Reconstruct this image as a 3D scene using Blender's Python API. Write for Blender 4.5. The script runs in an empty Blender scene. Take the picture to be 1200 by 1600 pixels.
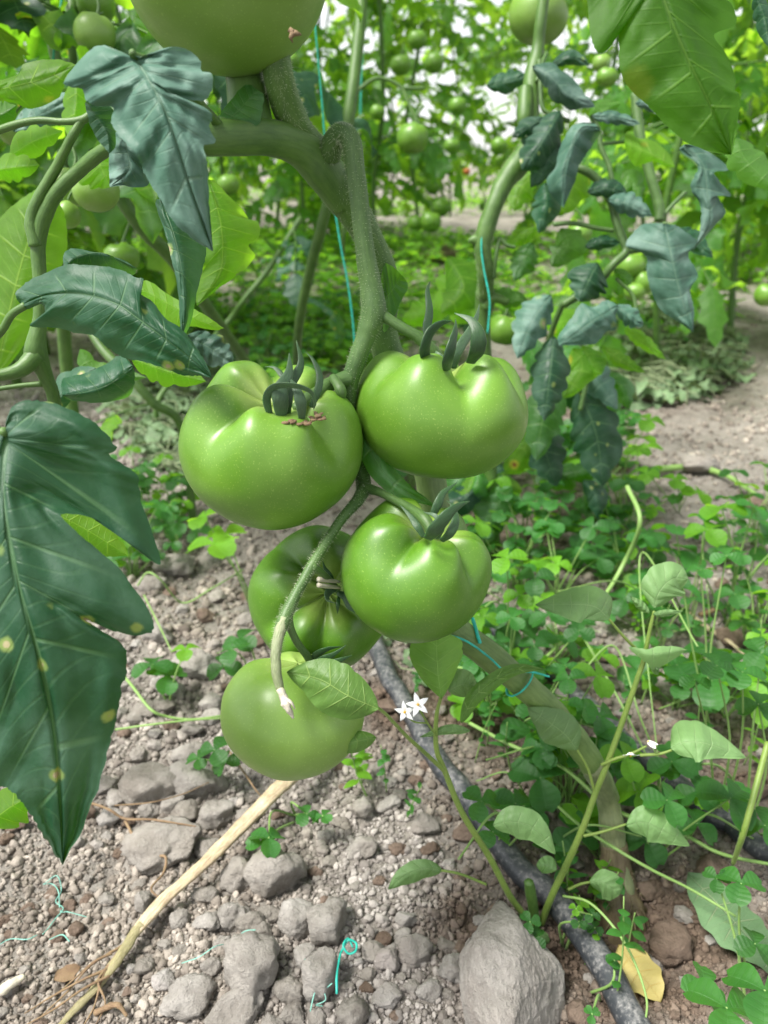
import bpy, math, random
import numpy as np
from mathutils import Vector, Matrix
random.seed(7)
RNG = np.random.RandomState(7)
R = math.radians
SC = bpy.context.scene
COL = SC.collection

# ------------------------------------------------------------------ camera
H, PITCH, FPX = 0.5, R(24.5), 1209.0
cam_d = bpy.data.cameras.new('camera')
cam = bpy.data.objects.new('camera', cam_d); COL.objects.link(cam)
cam.location = (0, 0, H); cam.rotation_euler = (R(90) - PITCH, 0, 0)
cam_d.sensor_fit = 'VERTICAL'; cam_d.sensor_height = 36.0
cam_d.lens = 36.0 * FPX / 1600.0
cam_d.clip_start = 0.01; cam_d.clip_end = 500
cam_d.dof.use_dof = True; cam_d.dof.focus_distance = 0.40
cam_d.dof.aperture_fstop = 36.0 * FPX / 1600.0 / 2.6
SC.camera = cam
# ------------------------------------------------------------------ light
SUN_EL, SUN_AZ = R(60), R(-112)      # azimuth measured from +y towards +x
w = bpy.data.worlds.new('World'); SC.world = w; w.use_nodes = True
wn = w.node_tree; wn.nodes.clear()
wo = wn.nodes.new('ShaderNodeOutputWorld'); wb = wn.nodes.new('ShaderNodeBackground')
sk = wn.nodes.new('ShaderNodeTexSky'); sk.sky_type = 'NISHITA'; sk.sun_disc = False
sk.sun_elevation = SUN_EL; sk.sun_rotation = SUN_AZ; sk.dust_density = 0.8; sk.air_density = 1.0
hs = wn.nodes.new('ShaderNodeHueSaturation'); hs.inputs['Saturation'].default_value = 0.12; hs.inputs['Value'].default_value = 1.3
wn.links.new(sk.outputs[0], hs.inputs['Color']); wn.links.new(hs.outputs[0], wb.inputs[0])
wb.inputs[1].default_value = 0.115
wn.links.new(wb.outputs[0], wo.inputs[0])
sun_d = bpy.data.lights.new('sun', 'SUN'); sun_d.energy = 5.0; sun_d.angle = R(20)
sun_d.color = (1.0, 0.96, 0.9)
sun = bpy.data.objects.new('sun', sun_d); COL.objects.link(sun)
sdir = Vector((math.sin(SUN_AZ) * math.cos(SUN_EL), math.cos(SUN_AZ) * math.cos(SUN_EL), math.sin(SUN_EL)))
sun.rotation_euler = sdir.to_track_quat('Z', 'Y').to_euler()
sun.location = (0, 3, 6)
SC.view_settings.view_transform = 'Standard'; SC.view_settings.look = 'None'
SC.view_settings.exposure = 0.74; SC.view_settings.gamma = 1
SC.cycles.max_bounces = 7; SC.cycles.diffuse_bounces = 4; SC.cycles.glossy_bounces = 2
SC.cycles.transmission_bounces = 3; SC.cycles.caustics_reflective = False; SC.cycles.caustics_refractive = False

# ------------------------------------------------------------------ maths
RIGHT = np.array([1., 0, 0]); FWD = np.array([0, math.cos(PITCH), -math.sin(PITCH)])
UP = np.array([0, math.sin(PITCH), math.cos(PITCH)]); EYE = np.array([0, 0, H])
def P(px, py, d):
    px = np.asarray(px, float); py = np.asarray(py, float); d = np.asarray(d, float)
    a = ((px - 600) / FPX * d)[..., None]; b = ((800 - py) / FPX * d)[..., None]
    return EYE + FWD * d[..., None] + RIGHT * a + UP * b
def PZ(px, py, z=0.0):
    r = FWD + RIGHT * (px - 600) / FPX + UP * (800 - py) / FPX
    return EYE + r * ((z - H) / r[2])
def camdir(x, y, z):                       # right, up, towards the viewer
    v = RIGHT * x + UP * y - FWD * z
    return v / np.linalg.norm(v)
def hsh(i, j, k, s):
    n = (i * 374761393 + j * 668265263 + k * 2147483647 * 3 + s * 974634777) & 0xffffffff
    n = ((n ^ (n >> 13)) * 1274126177) & 0xffffffff
    n = ((n ^ (n >> 15)) * 2246822519) & 0xffffffff
    return ((n ^ (n >> 16)) & 0xffff) / 65535.0
def vn(p, s=0):
    p = np.asarray(p, float); f = np.floor(p); t = p - f; t = t * t * (3 - 2 * t)
    i = f.astype(np.int64); o = 0
    for a in (0, 1):
        for b in (0, 1):
            for c in (0, 1):
                wgt = (t[..., 0] if a else 1 - t[..., 0]) * (t[..., 1] if b else 1 - t[..., 1]) * (t[..., 2] if c else 1 - t[..., 2])
                o = o + wgt * hsh(i[..., 0] + a, i[..., 1] + b, i[..., 2] + c, s)
    return o * 2 - 1
def fbm(p, s=0, oc=4, g=0.5):
    p = np.asarray(p, float); o = 0; a = 1.0
    for k in range(oc):
        o = o + a * vn(p, s + k * 17); p = p * 2.03 + 11.3; a *= g
    return o
def crom(pts, n):
    """Catmull-Rom through pts, n+1 samples, even in point index"""
    p = np.asarray(pts, float); m = len(p)
    if m == 2: 
        t = np.linspace(0, 1, n + 1)[:, None]; return p[0] * (1 - t) + p[1] * t
    q = np.vstack([2 * p[0] - p[1], p, 2 * p[-1] - p[-2]])
    x = np.linspace(0, m - 1, n + 1); i = np.minimum(x.astype(int), m - 2); t = (x - i)[:, None]
    a, b, c, d = q[i], q[i + 1], q[i + 2], q[i + 3]
    return 0.5 * (2 * b + (c - a) * t + (2 * a - 5 * b + 4 * c - d) * t ** 2 + (3 * b - a - 3 * c + d) * t ** 3)
def arclen(p, n):
    p = np.asarray(p, float); s = np.r_[0, np.cumsum(np.linalg.norm(np.diff(p, axis=0), axis=1))]
    x = np.linspace(0, s[-1], n + 1)
    return np.stack([np.interp(x, s, p[:, k]) for k in range(p.shape[1])], 1)
def ground_h(x, y):
    x = np.asarray(x, float); y = np.asarray(y, float); z = np.zeros_like(x)
    far = np.clip((y - 0.9) / 1.5, 0, 1)
    p = np.stack([x, y, z], -1)
    h = 0.010 * fbm(p * 6, 1, 2) + 0.012 * far * fbm(p * 9, 12, 3) + 0.0045 * fbm(p * 38, 3, 3) * (1 - 0.6 * far)
    h = h + 0.05 * far * fbm(p * 1.3, 5, 2)
    h = h + 0.13 * np.exp(-((y - 3.7 - 0.15 * x) / 0.5) ** 2)            # next bed
    h = h + 0.10 * np.exp(-((y - 6.2) / 0.7) ** 2)
    h = h - 0.022 * np.exp(-(((x - 0.165) / 0.045) ** 2 + ((y - 0.40) / 0.05) ** 2))   # hollow by the stem foot
    return h
def G(px, py, up=0.0):
    q = PZ(px, py, up)
    for _ in range(6):
        q = PZ(px, py, float(ground_h(q[0], q[1])) + up)
    return q

# ------------------------------------------------------------------ materials
class NT:
    def __init__(s, name):
        s.m = bpy.data.materials.new(name); s.m.use_nodes = True; s.t = s.m.node_tree; s.t.nodes.clear()
        s.out = s.t.nodes.new('ShaderNodeOutputMaterial')
    def n(s, typ, props=None, **kw):
        x = s.t.nodes.new('ShaderNode' + typ)
        for k, v in (props or {}).items(): setattr(x, k, v)
        for k, v in kw.items():
            key = int(k[1:]) if k[0] == 'i' and k[1:].isdigit() else k.replace('_', ' ')
            s.set(x.inputs[key], v)
        return x
    def set(s, inp, v):
        if isinstance(v, bpy.types.NodeSocket): s.t.links.new(v, inp)
        elif isinstance(v, bpy.types.Node): s.t.links.new(v.outputs[0], inp)
        else:
            if isinstance(v, tuple) and len(v) == 3 and len(inp.default_value) == 4: v = v + (1,)
            inp.default_value = v
    def math(s, op, a, b=0.0, c=0.0, clamp=False):
        return s.n('Math', dict(operation=op, use_clamp=clamp), i0=a, i1=b, i2=c).outputs[0]
    def mix(s, f, a, b, mode='MIX'):
        x = s.n('Mix', dict(data_type='RGBA', blend_type=mode), i0=f); s.set(x.inputs[6], a); s.set(x.inputs[7], b)
        return x.outputs[2]
    def ss(s, v, a, b, lo=0.0, hi=1.0):
        x = s.n('MapRange', dict(interpolation_type='SMOOTHSTEP'), i0=v, i1=a, i2=b, i3=lo, i4=hi); return x.outputs[0]
    def noise(s, scale, detail=3, vec=None, rough=0.55):
        k = dict(Scale=scale, Detail=detail, Roughness=rough)
        if vec is not None: k['Vector'] = vec
        return s.n('TexNoise', None, **k).outputs[0]
    def obj(s): return s.n('TexCoord').outputs['Object']
    def attr(s, name): return s.n('Attribute', dict(attribute_name=name)).outputs['Fac']
    def bump(s, h, strength, dist):
        return s.n('Bump', None, Strength=strength, Distance=dist, Height=h).outputs[0]
    def fin(s, sh): s.t.links.new(sh if isinstance(sh, bpy.types.NodeSocket) else sh.outputs[0], s.out.inputs[0]); return s.m

def leaf_mat(name, top, back, trans, tf=0.42, rough=0.42, vein=(0.2, 0.3, 0.12), spots=0.0, veinf=0.5, bumpd=0.0008, spec=0.4, bloom=0.0):
    t = NT(name)
    uv = t.n('UVMap', dict(uv_map='uv')).outputs[0]
    sp = t.n('SeparateXYZ', None, Vector=uv)
    u, v = sp.outputs[0], sp.outputs[1]
    au = t.math('ABSOLUTE', u)
    rnd = t.attr('rnd')
    fr = t.math('ABSOLUTE', t.math('SUBTRACT', t.math('FRACT', t.math('ADD', v, 0.5)), 0.5))
    side = t.math('MULTIPLY', t.ss(fr, 0.012, 0.05, 1, 0), t.ss(au, 0.45, 0.95, 1, 0))
    fr2 = t.math('ABSOLUTE', t.math('SUBTRACT', t.math('FRACT', t.math('ADD', t.math('MULTIPLY', v, 3.0), t.math('MULTIPLY', au, 2.2))), 0.5))
    ter = t.math('MULTIPLY', t.ss(fr2, 0.03, 0.1, 0.3, 0), t.ss(au, 0.2, 0.9, 1, 0.2))
    midr = t.ss(au, 0.012, 0.034, 1, 0)
    vm = t.math('MAXIMUM', t.math('MAXIMUM', midr, side), ter)
    ob = t.obj()
    n1 = t.noise(38, 4, ob); n2 = t.noise(320, 5, ob, 0.7)
    fac = t.math('MULTIPLY', vm, min(1, veinf * 1.35))
    def shade(c, amt=0.55):
        a = tuple(x * (1 - amt * 0.5) for x in c); b = tuple(min(1, x * (1 + amt * 0.6)) for x in c)
        f = t.math('ADD', t.math('MULTIPLY', n1, 0.6), t.math('MULTIPLY', rnd, 0.4))
        return t.mix(t.ss(f, 0.2, 0.85), a, b)
    ctop = t.mix(fac, shade(top), vein)
    cback = t.mix(t.math('MULTIPLY', fac, 0.6), shade(back), tuple(min(1, x * 1.3) for x in vein))
    ctr = t.mix(t.math('MULTIPLY', fac, 0.7), shade(trans), tuple(min(1, x * 1.5) for x in trans))
    if bloom:
        ctop = t.mix(t.math('MULTIPLY', t.ss(n1, 0.4, 0.75), bloom), ctop, (0.35, 0.45, 0.42))
    if spots:
        vo = t.n('TexVoronoi', None, Vector=ob, Scale=spots)
        dsp = t.math('ADD', vo.outputs['Distance'], t.math('MULTIPLY', t.math('SUBTRACT', n2, 0.5), 0.12))
        keep = t.ss(t.n('SeparateXYZ', None, Vector=vo.outputs['Color']).outputs[0], 0.40, 0.44)
        ring = t.math('MULTIPLY', t.ss(dsp, 0.12, 0.22, 1, 0), keep); core = t.math('MULTIPLY', t.ss(dsp, 0.06, 0.10, 1, 0), keep)
        ctop = t.mix(core, t.mix(t.math('MULTIPLY', ring, 0.7), ctop, (0.22, 0.32, 0.09)), (0.40, 0.36, 0.20))
        cback = t.mix(core, t.mix(ring, cback, (0.45, 0.45, 0.06)), (0.3, 0.15, 0.05))
        ctr = t.mix(core, t.mix(ring, ctr, (0.8, 0.75, 0.05)), (0.35, 0.12, 0.02))
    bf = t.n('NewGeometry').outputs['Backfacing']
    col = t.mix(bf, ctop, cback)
    hgt = t.math('ADD', t.math('MULTIPLY', vm, -0.6), t.math('ADD', t.math('MULTIPLY', n2, 0.5), t.math('MULTIPLY', t.math('MULTIPLY', fr, 2.0), 0.7)))
    nb = t.bump(hgt, 0.7, bumpd)
    pr = t.n('BsdfPrincipled', None, Base_Color=col, Roughness=t.ss(n1, 0.3, 0.8, rough - 0.06, rough + 0.12), Normal=nb, Specular_IOR_Level=spec)
    tr = t.n('BsdfTranslucent', None, Color=ctr, Normal=nb)
    return t.fin(t.n('MixShader', None, i0=tf, i1=pr, i2=tr))

M = {}
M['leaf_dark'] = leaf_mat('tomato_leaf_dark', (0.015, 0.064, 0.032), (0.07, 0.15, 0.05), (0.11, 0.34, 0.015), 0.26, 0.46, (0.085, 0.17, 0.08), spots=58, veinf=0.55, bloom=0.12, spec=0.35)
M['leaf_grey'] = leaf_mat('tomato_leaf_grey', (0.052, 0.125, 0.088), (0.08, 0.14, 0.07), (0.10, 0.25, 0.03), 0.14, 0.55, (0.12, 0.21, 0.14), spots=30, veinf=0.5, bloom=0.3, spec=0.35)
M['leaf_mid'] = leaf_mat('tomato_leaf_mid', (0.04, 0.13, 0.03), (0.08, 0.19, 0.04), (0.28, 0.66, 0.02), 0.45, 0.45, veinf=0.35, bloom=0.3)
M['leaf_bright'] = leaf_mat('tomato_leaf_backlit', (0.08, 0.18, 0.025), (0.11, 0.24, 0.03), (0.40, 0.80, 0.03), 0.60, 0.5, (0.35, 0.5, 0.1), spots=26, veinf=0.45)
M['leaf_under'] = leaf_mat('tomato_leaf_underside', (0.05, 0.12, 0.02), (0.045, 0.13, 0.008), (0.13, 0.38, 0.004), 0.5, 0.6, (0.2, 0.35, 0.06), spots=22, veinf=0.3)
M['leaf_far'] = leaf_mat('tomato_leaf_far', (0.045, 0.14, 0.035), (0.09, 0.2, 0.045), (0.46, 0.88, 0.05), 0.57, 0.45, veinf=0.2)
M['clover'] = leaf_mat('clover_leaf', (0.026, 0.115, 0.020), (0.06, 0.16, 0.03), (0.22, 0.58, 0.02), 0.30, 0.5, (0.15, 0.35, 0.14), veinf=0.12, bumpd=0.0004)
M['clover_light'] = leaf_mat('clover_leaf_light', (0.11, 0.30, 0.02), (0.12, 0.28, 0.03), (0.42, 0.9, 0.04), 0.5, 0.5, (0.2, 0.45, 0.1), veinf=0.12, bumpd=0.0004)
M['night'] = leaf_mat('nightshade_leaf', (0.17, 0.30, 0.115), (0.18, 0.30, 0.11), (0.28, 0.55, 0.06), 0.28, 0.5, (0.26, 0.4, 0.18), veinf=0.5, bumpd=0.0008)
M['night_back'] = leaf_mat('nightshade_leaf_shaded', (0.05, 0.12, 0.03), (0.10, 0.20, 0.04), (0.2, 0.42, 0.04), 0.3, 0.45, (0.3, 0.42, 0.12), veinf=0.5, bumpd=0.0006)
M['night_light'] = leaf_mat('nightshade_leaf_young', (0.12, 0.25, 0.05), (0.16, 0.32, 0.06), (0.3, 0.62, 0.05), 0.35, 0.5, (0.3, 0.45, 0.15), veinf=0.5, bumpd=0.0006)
M['yellow'] = leaf_mat('fallen_leaf_yellow', (0.50, 0.42, 0.15), (0.5, 0.42, 0.15), (0.7, 0.5, 0.1), 0.2, 0.5, (0.55, 0.4, 0.12), spots=60, veinf=0.5)
M['wilt'] = leaf_mat('wilted_leaf', (0.12, 0.22, 0.10), (0.14, 0.2, 0.1), (0.2, 0.35, 0.1), 0.2, 0.6, (0.25, 0.33, 0.18), spots=50, veinf=0.6, bumpd=0.002)
M['withered'] = leaf_mat('withered_weed', (0.15, 0.235, 0.12), (0.22, 0.27, 0.15), (0.2, 0.3, 0.1), 0.2, 0.65, (0.3, 0.33, 0.2), veinf=0.3)

def stem_mat(name, a, b, rough=0.5, scale=60, fuzz=0.25, streak=True, bd=0.0006, top=None, z0=0, z1=0):
    t = NT(name); ob = t.obj()
    uv = t.n('UVMap', dict(uv_map='uv')).outputs[0]
    st = t.n('Mapping', None, Vector=uv); st.inputs['Scale'].default_value = (9, 1.6, 1)
    n1 = t.noise(scale, 4, ob); n3 = t.noise(3, 4, st.outputs[0]) if streak else n1
    f = t.math('ADD', t.math('MULTIPLY', n1, 0.5), t.math('MULTIPLY', n3, 0.5))
    c = t.mix(t.ss(f, 0.3, 0.7), a, b)
    fine = t.noise(900, 2, ob)
    pr = t.n('BsdfPrincipled', None, Base_Color=c, Roughness=rough, Normal=t.bump(t.math('ADD', f, t.math('MULTIPLY', fine, 0.25)), 0.6, bd),
             Sheen_Weight=fuzz, Sheen_Roughness=0.4, Sheen_Tint=(0.8, 0.95, 0.7), Subsurface_Weight=0.12, Subsurface_Scale=0.003)
    pr.inputs['Subsurface Radius'].default_value = (0.5, 1, 0.2)
    return t.fin(pr)
M['stem'] = stem_mat('tomato_stem', (0.042, 0.105, 0.016), (0.088, 0.175, 0.032), fuzz=.05)  # upper stem stands in shade; that darkening is painted into this green
M['stem_low'] = stem_mat('tomato_stem_lower', (0.08, 0.15, 0.032), (0.16, 0.25, 0.07), fuzz=.05)
M['stem_dark'] = stem_mat('tomato_stalk_dark', (0.04, 0.095, 0.02), (0.085, 0.165, 0.04), fuzz=0.05)
M['stem_base'] = stem_mat('tomato_stem_base', (0.11, 0.14, 0.06), (0.24, 0.27, 0.13), bd=0.0015)
M['stem_foot'] = stem_mat('tomato_stem_foot', (0.09, 0.065, 0.04), (0.20, 0.17, 0.09), bd=0.003, fuzz=0)
M['stalk_light'] = stem_mat('weed_stalk', (0.14, 0.26, 0.06), (0.24, 0.38, 0.11), fuzz=0.1)
M['stalk_night'] = stem_mat('nightshade_stalk', (0.12, 0.20, 0.03), (0.21, 0.30, 0.06), fuzz=0.1)
M['sepal'] = stem_mat('sepal_green', (0.014, 0.048, 0.014), (0.034, 0.09, 0.028), rough=0.45, fuzz=0.1)
M['sepal_grey'] = stem_mat('sepal_grey_green', (0.03, 0.075, 0.032), (0.065, 0.125, 0.06), rough=0.5)
M['dry'] = stem_mat('dry_brown', (0.13, 0.075, 0.04), (0.30, 0.21, 0.12), rough=0.8, fuzz=0, bd=0.002)
M['pale_dry'] = stem_mat('pale_dry_tip', (0.45, 0.42, 0.32), (0.62, 0.58, 0.48), rough=0.6, fuzz=0, bd=0.002)
M['pale_green'] = stem_mat('pale_green_stalk', (0.16, 0.20, 0.09), (0.36, 0.40, 0.24), rough=0.6, fuzz=0, bd=0.0012)
M['straw'] = stem_mat('straw', (0.26, 0.19, 0.115), (0.56, 0.48, 0.32), rough=0.55, fuzz=0, bd=0.002)
M['straw_green'] = stem_mat('straw_green_end', (0.15, 0.14, 0.06), (0.31, 0.275, 0.145), rough=0.6, fuzz=0, bd=0.002)
def plain(name, c, rough=0.5, var=0.25, bd=0.0, scale=200, metal=0, **kw):
    t = NT(name); ob = t.obj(); n = t.noise(scale, 4, ob)
    a = tuple(x * (1 - var) for x in c); b = tuple(min(1, x * (1 + var)) for x in c)
    k = dict(Base_Color=t.mix(t.ss(n, 0.3, 0.7), a, b), Roughness=rough)
    if bd: k['Normal'] = t.bump(n, 0.8, bd)
    k.update(kw)
    return t.fin(t.n('BsdfPrincipled', None, **k))
M['twine'] = plain('teal_twine', (0.02, 0.42, 0.33), 0.4, 0.2)
M['twine_pale'] = plain('pale_teal_thread', (0.16, 0.40, 0.33), 0.5, 0.2)
M['hair'] = plain('stem_hair', (0.55, 0.62, 0.42), 0.5, 0.1)
M['petal'] = plain('white_petal', (0.88, 0.9, 0.92), 0.5, 0.03)
M['anther'] = plain('yellow_anther', (0.75, 0.45, 0.03), 0.5, 0.1)
M['fence'] = plain('pale_fence', (0.45, 0.34, 0.22), 0.8, 0.1, scale=3)

def tomato_mat(name, base, pale, dark, ripe=None):
    t = NT(name); ob = t.obj()
    th = t.attr('shoulder')
    n1 = t.noise(28, 3, ob); n2 = t.noise(1100, 2, ob); n3 = t.noise(140, 3, ob)
    c = t.mix(t.ss(n1, 0.3, 0.72), dark, base)
    c = t.mix(t.ss(t.math('ADD', th, t.math('MULTIPLY', t.math('SUBTRACT', n3, 0.5), 0.25)), 0.35, 1.0, 0, 0.75), c, pale)  # paler shoulder: lighter skin, with the highlight at the top painted into it
    c = t.mix(t.ss(n2, 0.60, 0.72, 0, 0.2), c, tuple(min(1, x * 1.6) for x in pale))
    if ripe: c = t.mix(0.85, c, ripe)
    pr = t.n('BsdfPrincipled', None, Base_Color=c, Roughness=t.ss(n3, 0.3, 0.7, 0.38, 0.48), Specular_IOR_Level=0.5,
             Subsurface_Weight=0.18, Subsurface_Scale=0.006, Coat_Weight=0.18, Coat_Roughness=0.35,
             Normal=t.bump(t.math('ADD', t.math('MULTIPLY', n2, 0.3), n3), 0.15, 0.0005))
    pr.inputs['Subsurface Radius'].default_value = (0.6, 1.0, 0.15)
    return t.fin(pr)
M['tomato'] = tomato_mat('green_tomato_skin', (0.138, 0.285, 0.028), (0.36, 0.46, 0.13), (0.095, 0.220, 0.016))
M['tomato_dark'] = tomato_mat('deep_green_tomato_skin', (0.098, 0.235, 0.014), (0.29, 0.41, 0.09), (0.066, 0.175, 0.008))
M['tomato_pale'] = tomato_mat('pale_green_tomato_skin', (0.18, 0.31, 0.055), (0.30, 0.42, 0.11), (0.14, 0.26, 0.035))
M['tomato_red'] = tomato_mat('ripening_tomato_skin', (0.24, 0.36, 0.10), (0.36, 0.46, 0.16), (0.19, 0.31, 0.07), ripe=(0.5, 0.09, 0.02))

def soil_mat(name, gravel=False):
    t = NT(name); ob = t.obj()
    mo = t.attr('moist_shade'); rn = t.attr('rnd')
    n1 = t.noise(7, 5, ob); n2 = t.noise(60, 5, ob, 0.65); n3 = t.noise(420, 4, ob, 0.7)
    f = t.math('ADD', t.math('MULTIPLY', n1, 0.45), t.math('MULTIPLY', n2, 0.55))
    c = t.mix(t.ss(f, 0.3, 0.7), (0.145, 0.130, 0.111), (0.335, 0.312, 0.28))
    c = t.mix(t.ss(n3, 0.35, 0.75, 0, 0.35), c, (0.36, 0.325, 0.29))
    if gravel:
        c = t.mix(1.0, t.mix(t.ss(t.attr('grey'), 0.2, 0.9, 0.0, 0.65), c, (0.36, 0.355, 0.35)), t.mix(rn, (0.62, 0.58, 0.55), (1.5, 1.45, 1.4)), 'MULTIPLY')
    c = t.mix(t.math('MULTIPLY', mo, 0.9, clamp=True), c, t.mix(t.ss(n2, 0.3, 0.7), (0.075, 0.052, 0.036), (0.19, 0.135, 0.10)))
    vo = t.n('TexVoronoi', None, Vector=ob, Scale=160.0).outputs['Distance']
    hh = t.math('ADD', t.math('ADD', n3, t.math('MULTIPLY', n2, 1.5)), t.math('MULTIPLY', vo, -0.8 if not gravel else -0.1))
    pr = t.n('BsdfPrincipled', None, Base_Color=c, Roughness=0.95, Specular_IOR_Level=0.2, Normal=t.bump(hh, 0.9, 0.004 if not gravel else 0.0018))
    return t.fin(pr)
M['soil'] = soil_mat('dry_soil'); M['clod'] = soil_mat('soil_clod', True)
def rock_mat(name, a, b, c3):
    t = NT(name); ob = t.n('NewGeometry').outputs['Position']; rn = t.n('ObjectInfo').outputs['Random']
    n1 = t.noise(45, 5, ob, 0.65); n2 = t.noise(420, 5, ob, 0.75); n3 = t.noise(14, 3, ob)
    c = t.mix(t.ss(n1, 0.3, 0.7), a, b)
    c = t.mix(t.ss(n3, 0.45, 0.7, 0, 0.5), c, c3)
    c = t.mix(t.ss(n2, 0.5, 0.75, 0, 0.4), c, tuple(min(1, x * 1.35) for x in b))
    c = t.mix(1.0, c, t.mix(rn, (0.80, 0.78, 0.76), (1.08, 1.08, 1.10)), 'MULTIPLY')
    return t.fin(t.n('BsdfPrincipled', None, Base_Color=c, Roughness=0.93, Specular_IOR_Level=0.25,
                     Normal=t.bump(t.math('ADD', n2, t.math('MULTIPLY', n1, 1.5)), 1.0, 0.0042)))
M['rock'] = rock_mat('dusty_grey_stone', (0.28, 0.26, 0.23), (0.48, 0.455, 0.415), (0.40, 0.36, 0.31))
M['rock_brown'] = rock_mat('brown_clod', (0.16, 0.115, 0.085), (0.30, 0.23, 0.18), (0.20, 0.15, 0.11))
M['rock_pale'] = rock_mat('pale_stone', (0.36, 0.34, 0.31), (0.53, 0.505, 0.47), (0.47, 0.40, 0.36))
def pipe_mat():
    t = NT('dusty_black_pipe'); ob = t.obj(); n1 = t.noise(55, 6, ob, 0.7); n2 = t.noise(300, 4, ob, 0.7)
    up = t.n('SeparateXYZ', None, Vector=t.n('NewGeometry').outputs['Normal']).outputs[2]
    d = t.math('MULTIPLY', t.ss(t.math('ADD', t.math('MULTIPLY', n1, 0.5), t.math('ADD', t.math('MULTIPLY', n2, 0.5), t.math('MULTIPLY', up, 0.10))), 0.50, 0.78), 0.5)
    c = t.mix(t.math('ADD', d, t.ss(n2, 0.5, 0.8, 0, 0.25), clamp=True), (0.035, 0.04, 0.046), (0.36, 0.35, 0.34))
    return t.fin(t.n('BsdfPrincipled', None, Base_Color=c, Roughness=t.ss(d, 0, 0.6, 0.38, 0.85), Normal=t.bump(n2, 0.4, 0.0006)))
M['pipe'] = pipe_mat()

# ------------------------------------------------------------------ mesh building
class MB:
    def __init__(s): s.V = []; s.Q = []; s.T = []; s.U = []; s.A = []; s.n = 0
    def add(s, V, Q=None, T=None, U=None, A=0.5):
        V = np.asarray(V, float).reshape(-1, 3); k = len(V)
        s.V.append(V)
        if Q is not None and len(Q): s.Q.append(np.asarray(Q, np.int64).reshape(-1, 4) + s.n)
        if T is not None and len(T): s.T.append(np.asarray(T, np.int64).reshape(-1, 3) + s.n)
        s.U.append(np.zeros((k, 2)) if U is None else np.asarray(U, float).reshape(-1, 2))
        s.A.append(np.broadcast_to(np.asarray(A, float), (k,)).copy()); s.n += k
        return s
    def mesh(s, name, off=(0, 0, 0), smooth=True, attr='rnd', extra=None):
        V = np.concatenate(s.V) - np.asarray(off)
        Q = np.concatenate(s.Q) if s.Q else np.zeros((0, 4), np.int64)
        T = np.concatenate(s.T) if s.T else np.zeros((0, 3), np.int64)
        me = bpy.data.meshes.new(name)
        me.vertices.add(len(V)); me.vertices.foreach_set('co', V.astype(np.float32).ravel())
        L = np.concatenate([Q.ravel(), T.ravel()]); nq, nt = len(Q), len(T)
        me.loops.add(len(L)); me.loops.foreach_set('vertex_index', L.astype(np.int32))
        me.polygons.add(nq + nt)
        st = np.concatenate([np.arange(nq) * 4, nq * 4 + np.arange(nt) * 3])
        me.polygons.foreach_set('loop_start', st.astype(np.int32))
        me.polygons.foreach_set('loop_total', np.r_[np.full(nq, 4), np.full(nt, 3)].astype(np.int32))
        me.polygons.foreach_set('use_smooth', np.full(nq + nt, smooth))
        me.update(calc_edges=True)
        uv = me.uv_layers.new(name='uv'); U = np.concatenate(s.U)
        uv.data.foreach_set('uv', U[L].astype(np.float32).ravel())
        at = me.attributes.new(attr, 'FLOAT', 'POINT'); at.data.foreach_set('value', np.concatenate(s.A).astype(np.float32))
        for nm, arr in (extra or {}).items():
            at = me.attributes.new(nm, 'FLOAT', 'POINT'); at.data.foreach_set('value', np.asarray(arr, np.float32))
        me.validate()
        return me
OFF = {}
def build(mb, name, mat, parent=None, origin=None, smooth=True, attr='rnd', extra=None):
    off = np.array(OFF[parent]) if parent is not None else (np.array(origin, float) if origin is not None else np.zeros(3))
    me = mb.mesh(name, off, smooth, attr, extra) if isinstance(mb, MB) else mb
    me.materials.append(M[mat] if isinstance(mat, str) else mat)
    o = bpy.data.objects.new(name, me); COL.objects.link(o)
    if parent is not None: o.parent = parent; OFF[o] = tuple(off)
    else: o.location = tuple(off); OFF[o] = tuple(off)
    return o
def tag(o, label, cat, group=None, kind=None):
    if label: o['label'] = label
    if cat: o['category'] = cat
    if group: o['group'] = group
    if kind: o['kind'] = kind
    return o
def thing(name, label, cat, loc, group=None):
    o = bpy.data.objects.new(name, None); COL.objects.link(o); o.location = tuple(loc); o.empty_display_size = 0.02
    OFF[o] = tuple(loc)
    return tag(o, label, cat, group)
def dup(o, parent=None, loc=None, rot=None, scale=None, label=None, group=None):
    c = o.copy(); COL.objects.link(c); c.parent = parent
    if loc is not None: c.location = tuple(loc)
    if rot is not None: c.rotation_euler = rot
    if scale is not None: c.scale = (scale,) * 3
    if label: c['label'] = label
    if group: c['group'] = group
    for ch in list(o.children): dup(ch, c)
    return c
def gridq(nr, nc, close=False):
    i = np.arange(nr - 1)[:, None]; j = np.arange(nc if close else nc - 1)[None, :]
    a = i * nc + j; b = i * nc + (j + 1) % nc
    return np.stack([a, b, b + nc, a + nc], -1).reshape(-1, 4)
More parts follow.
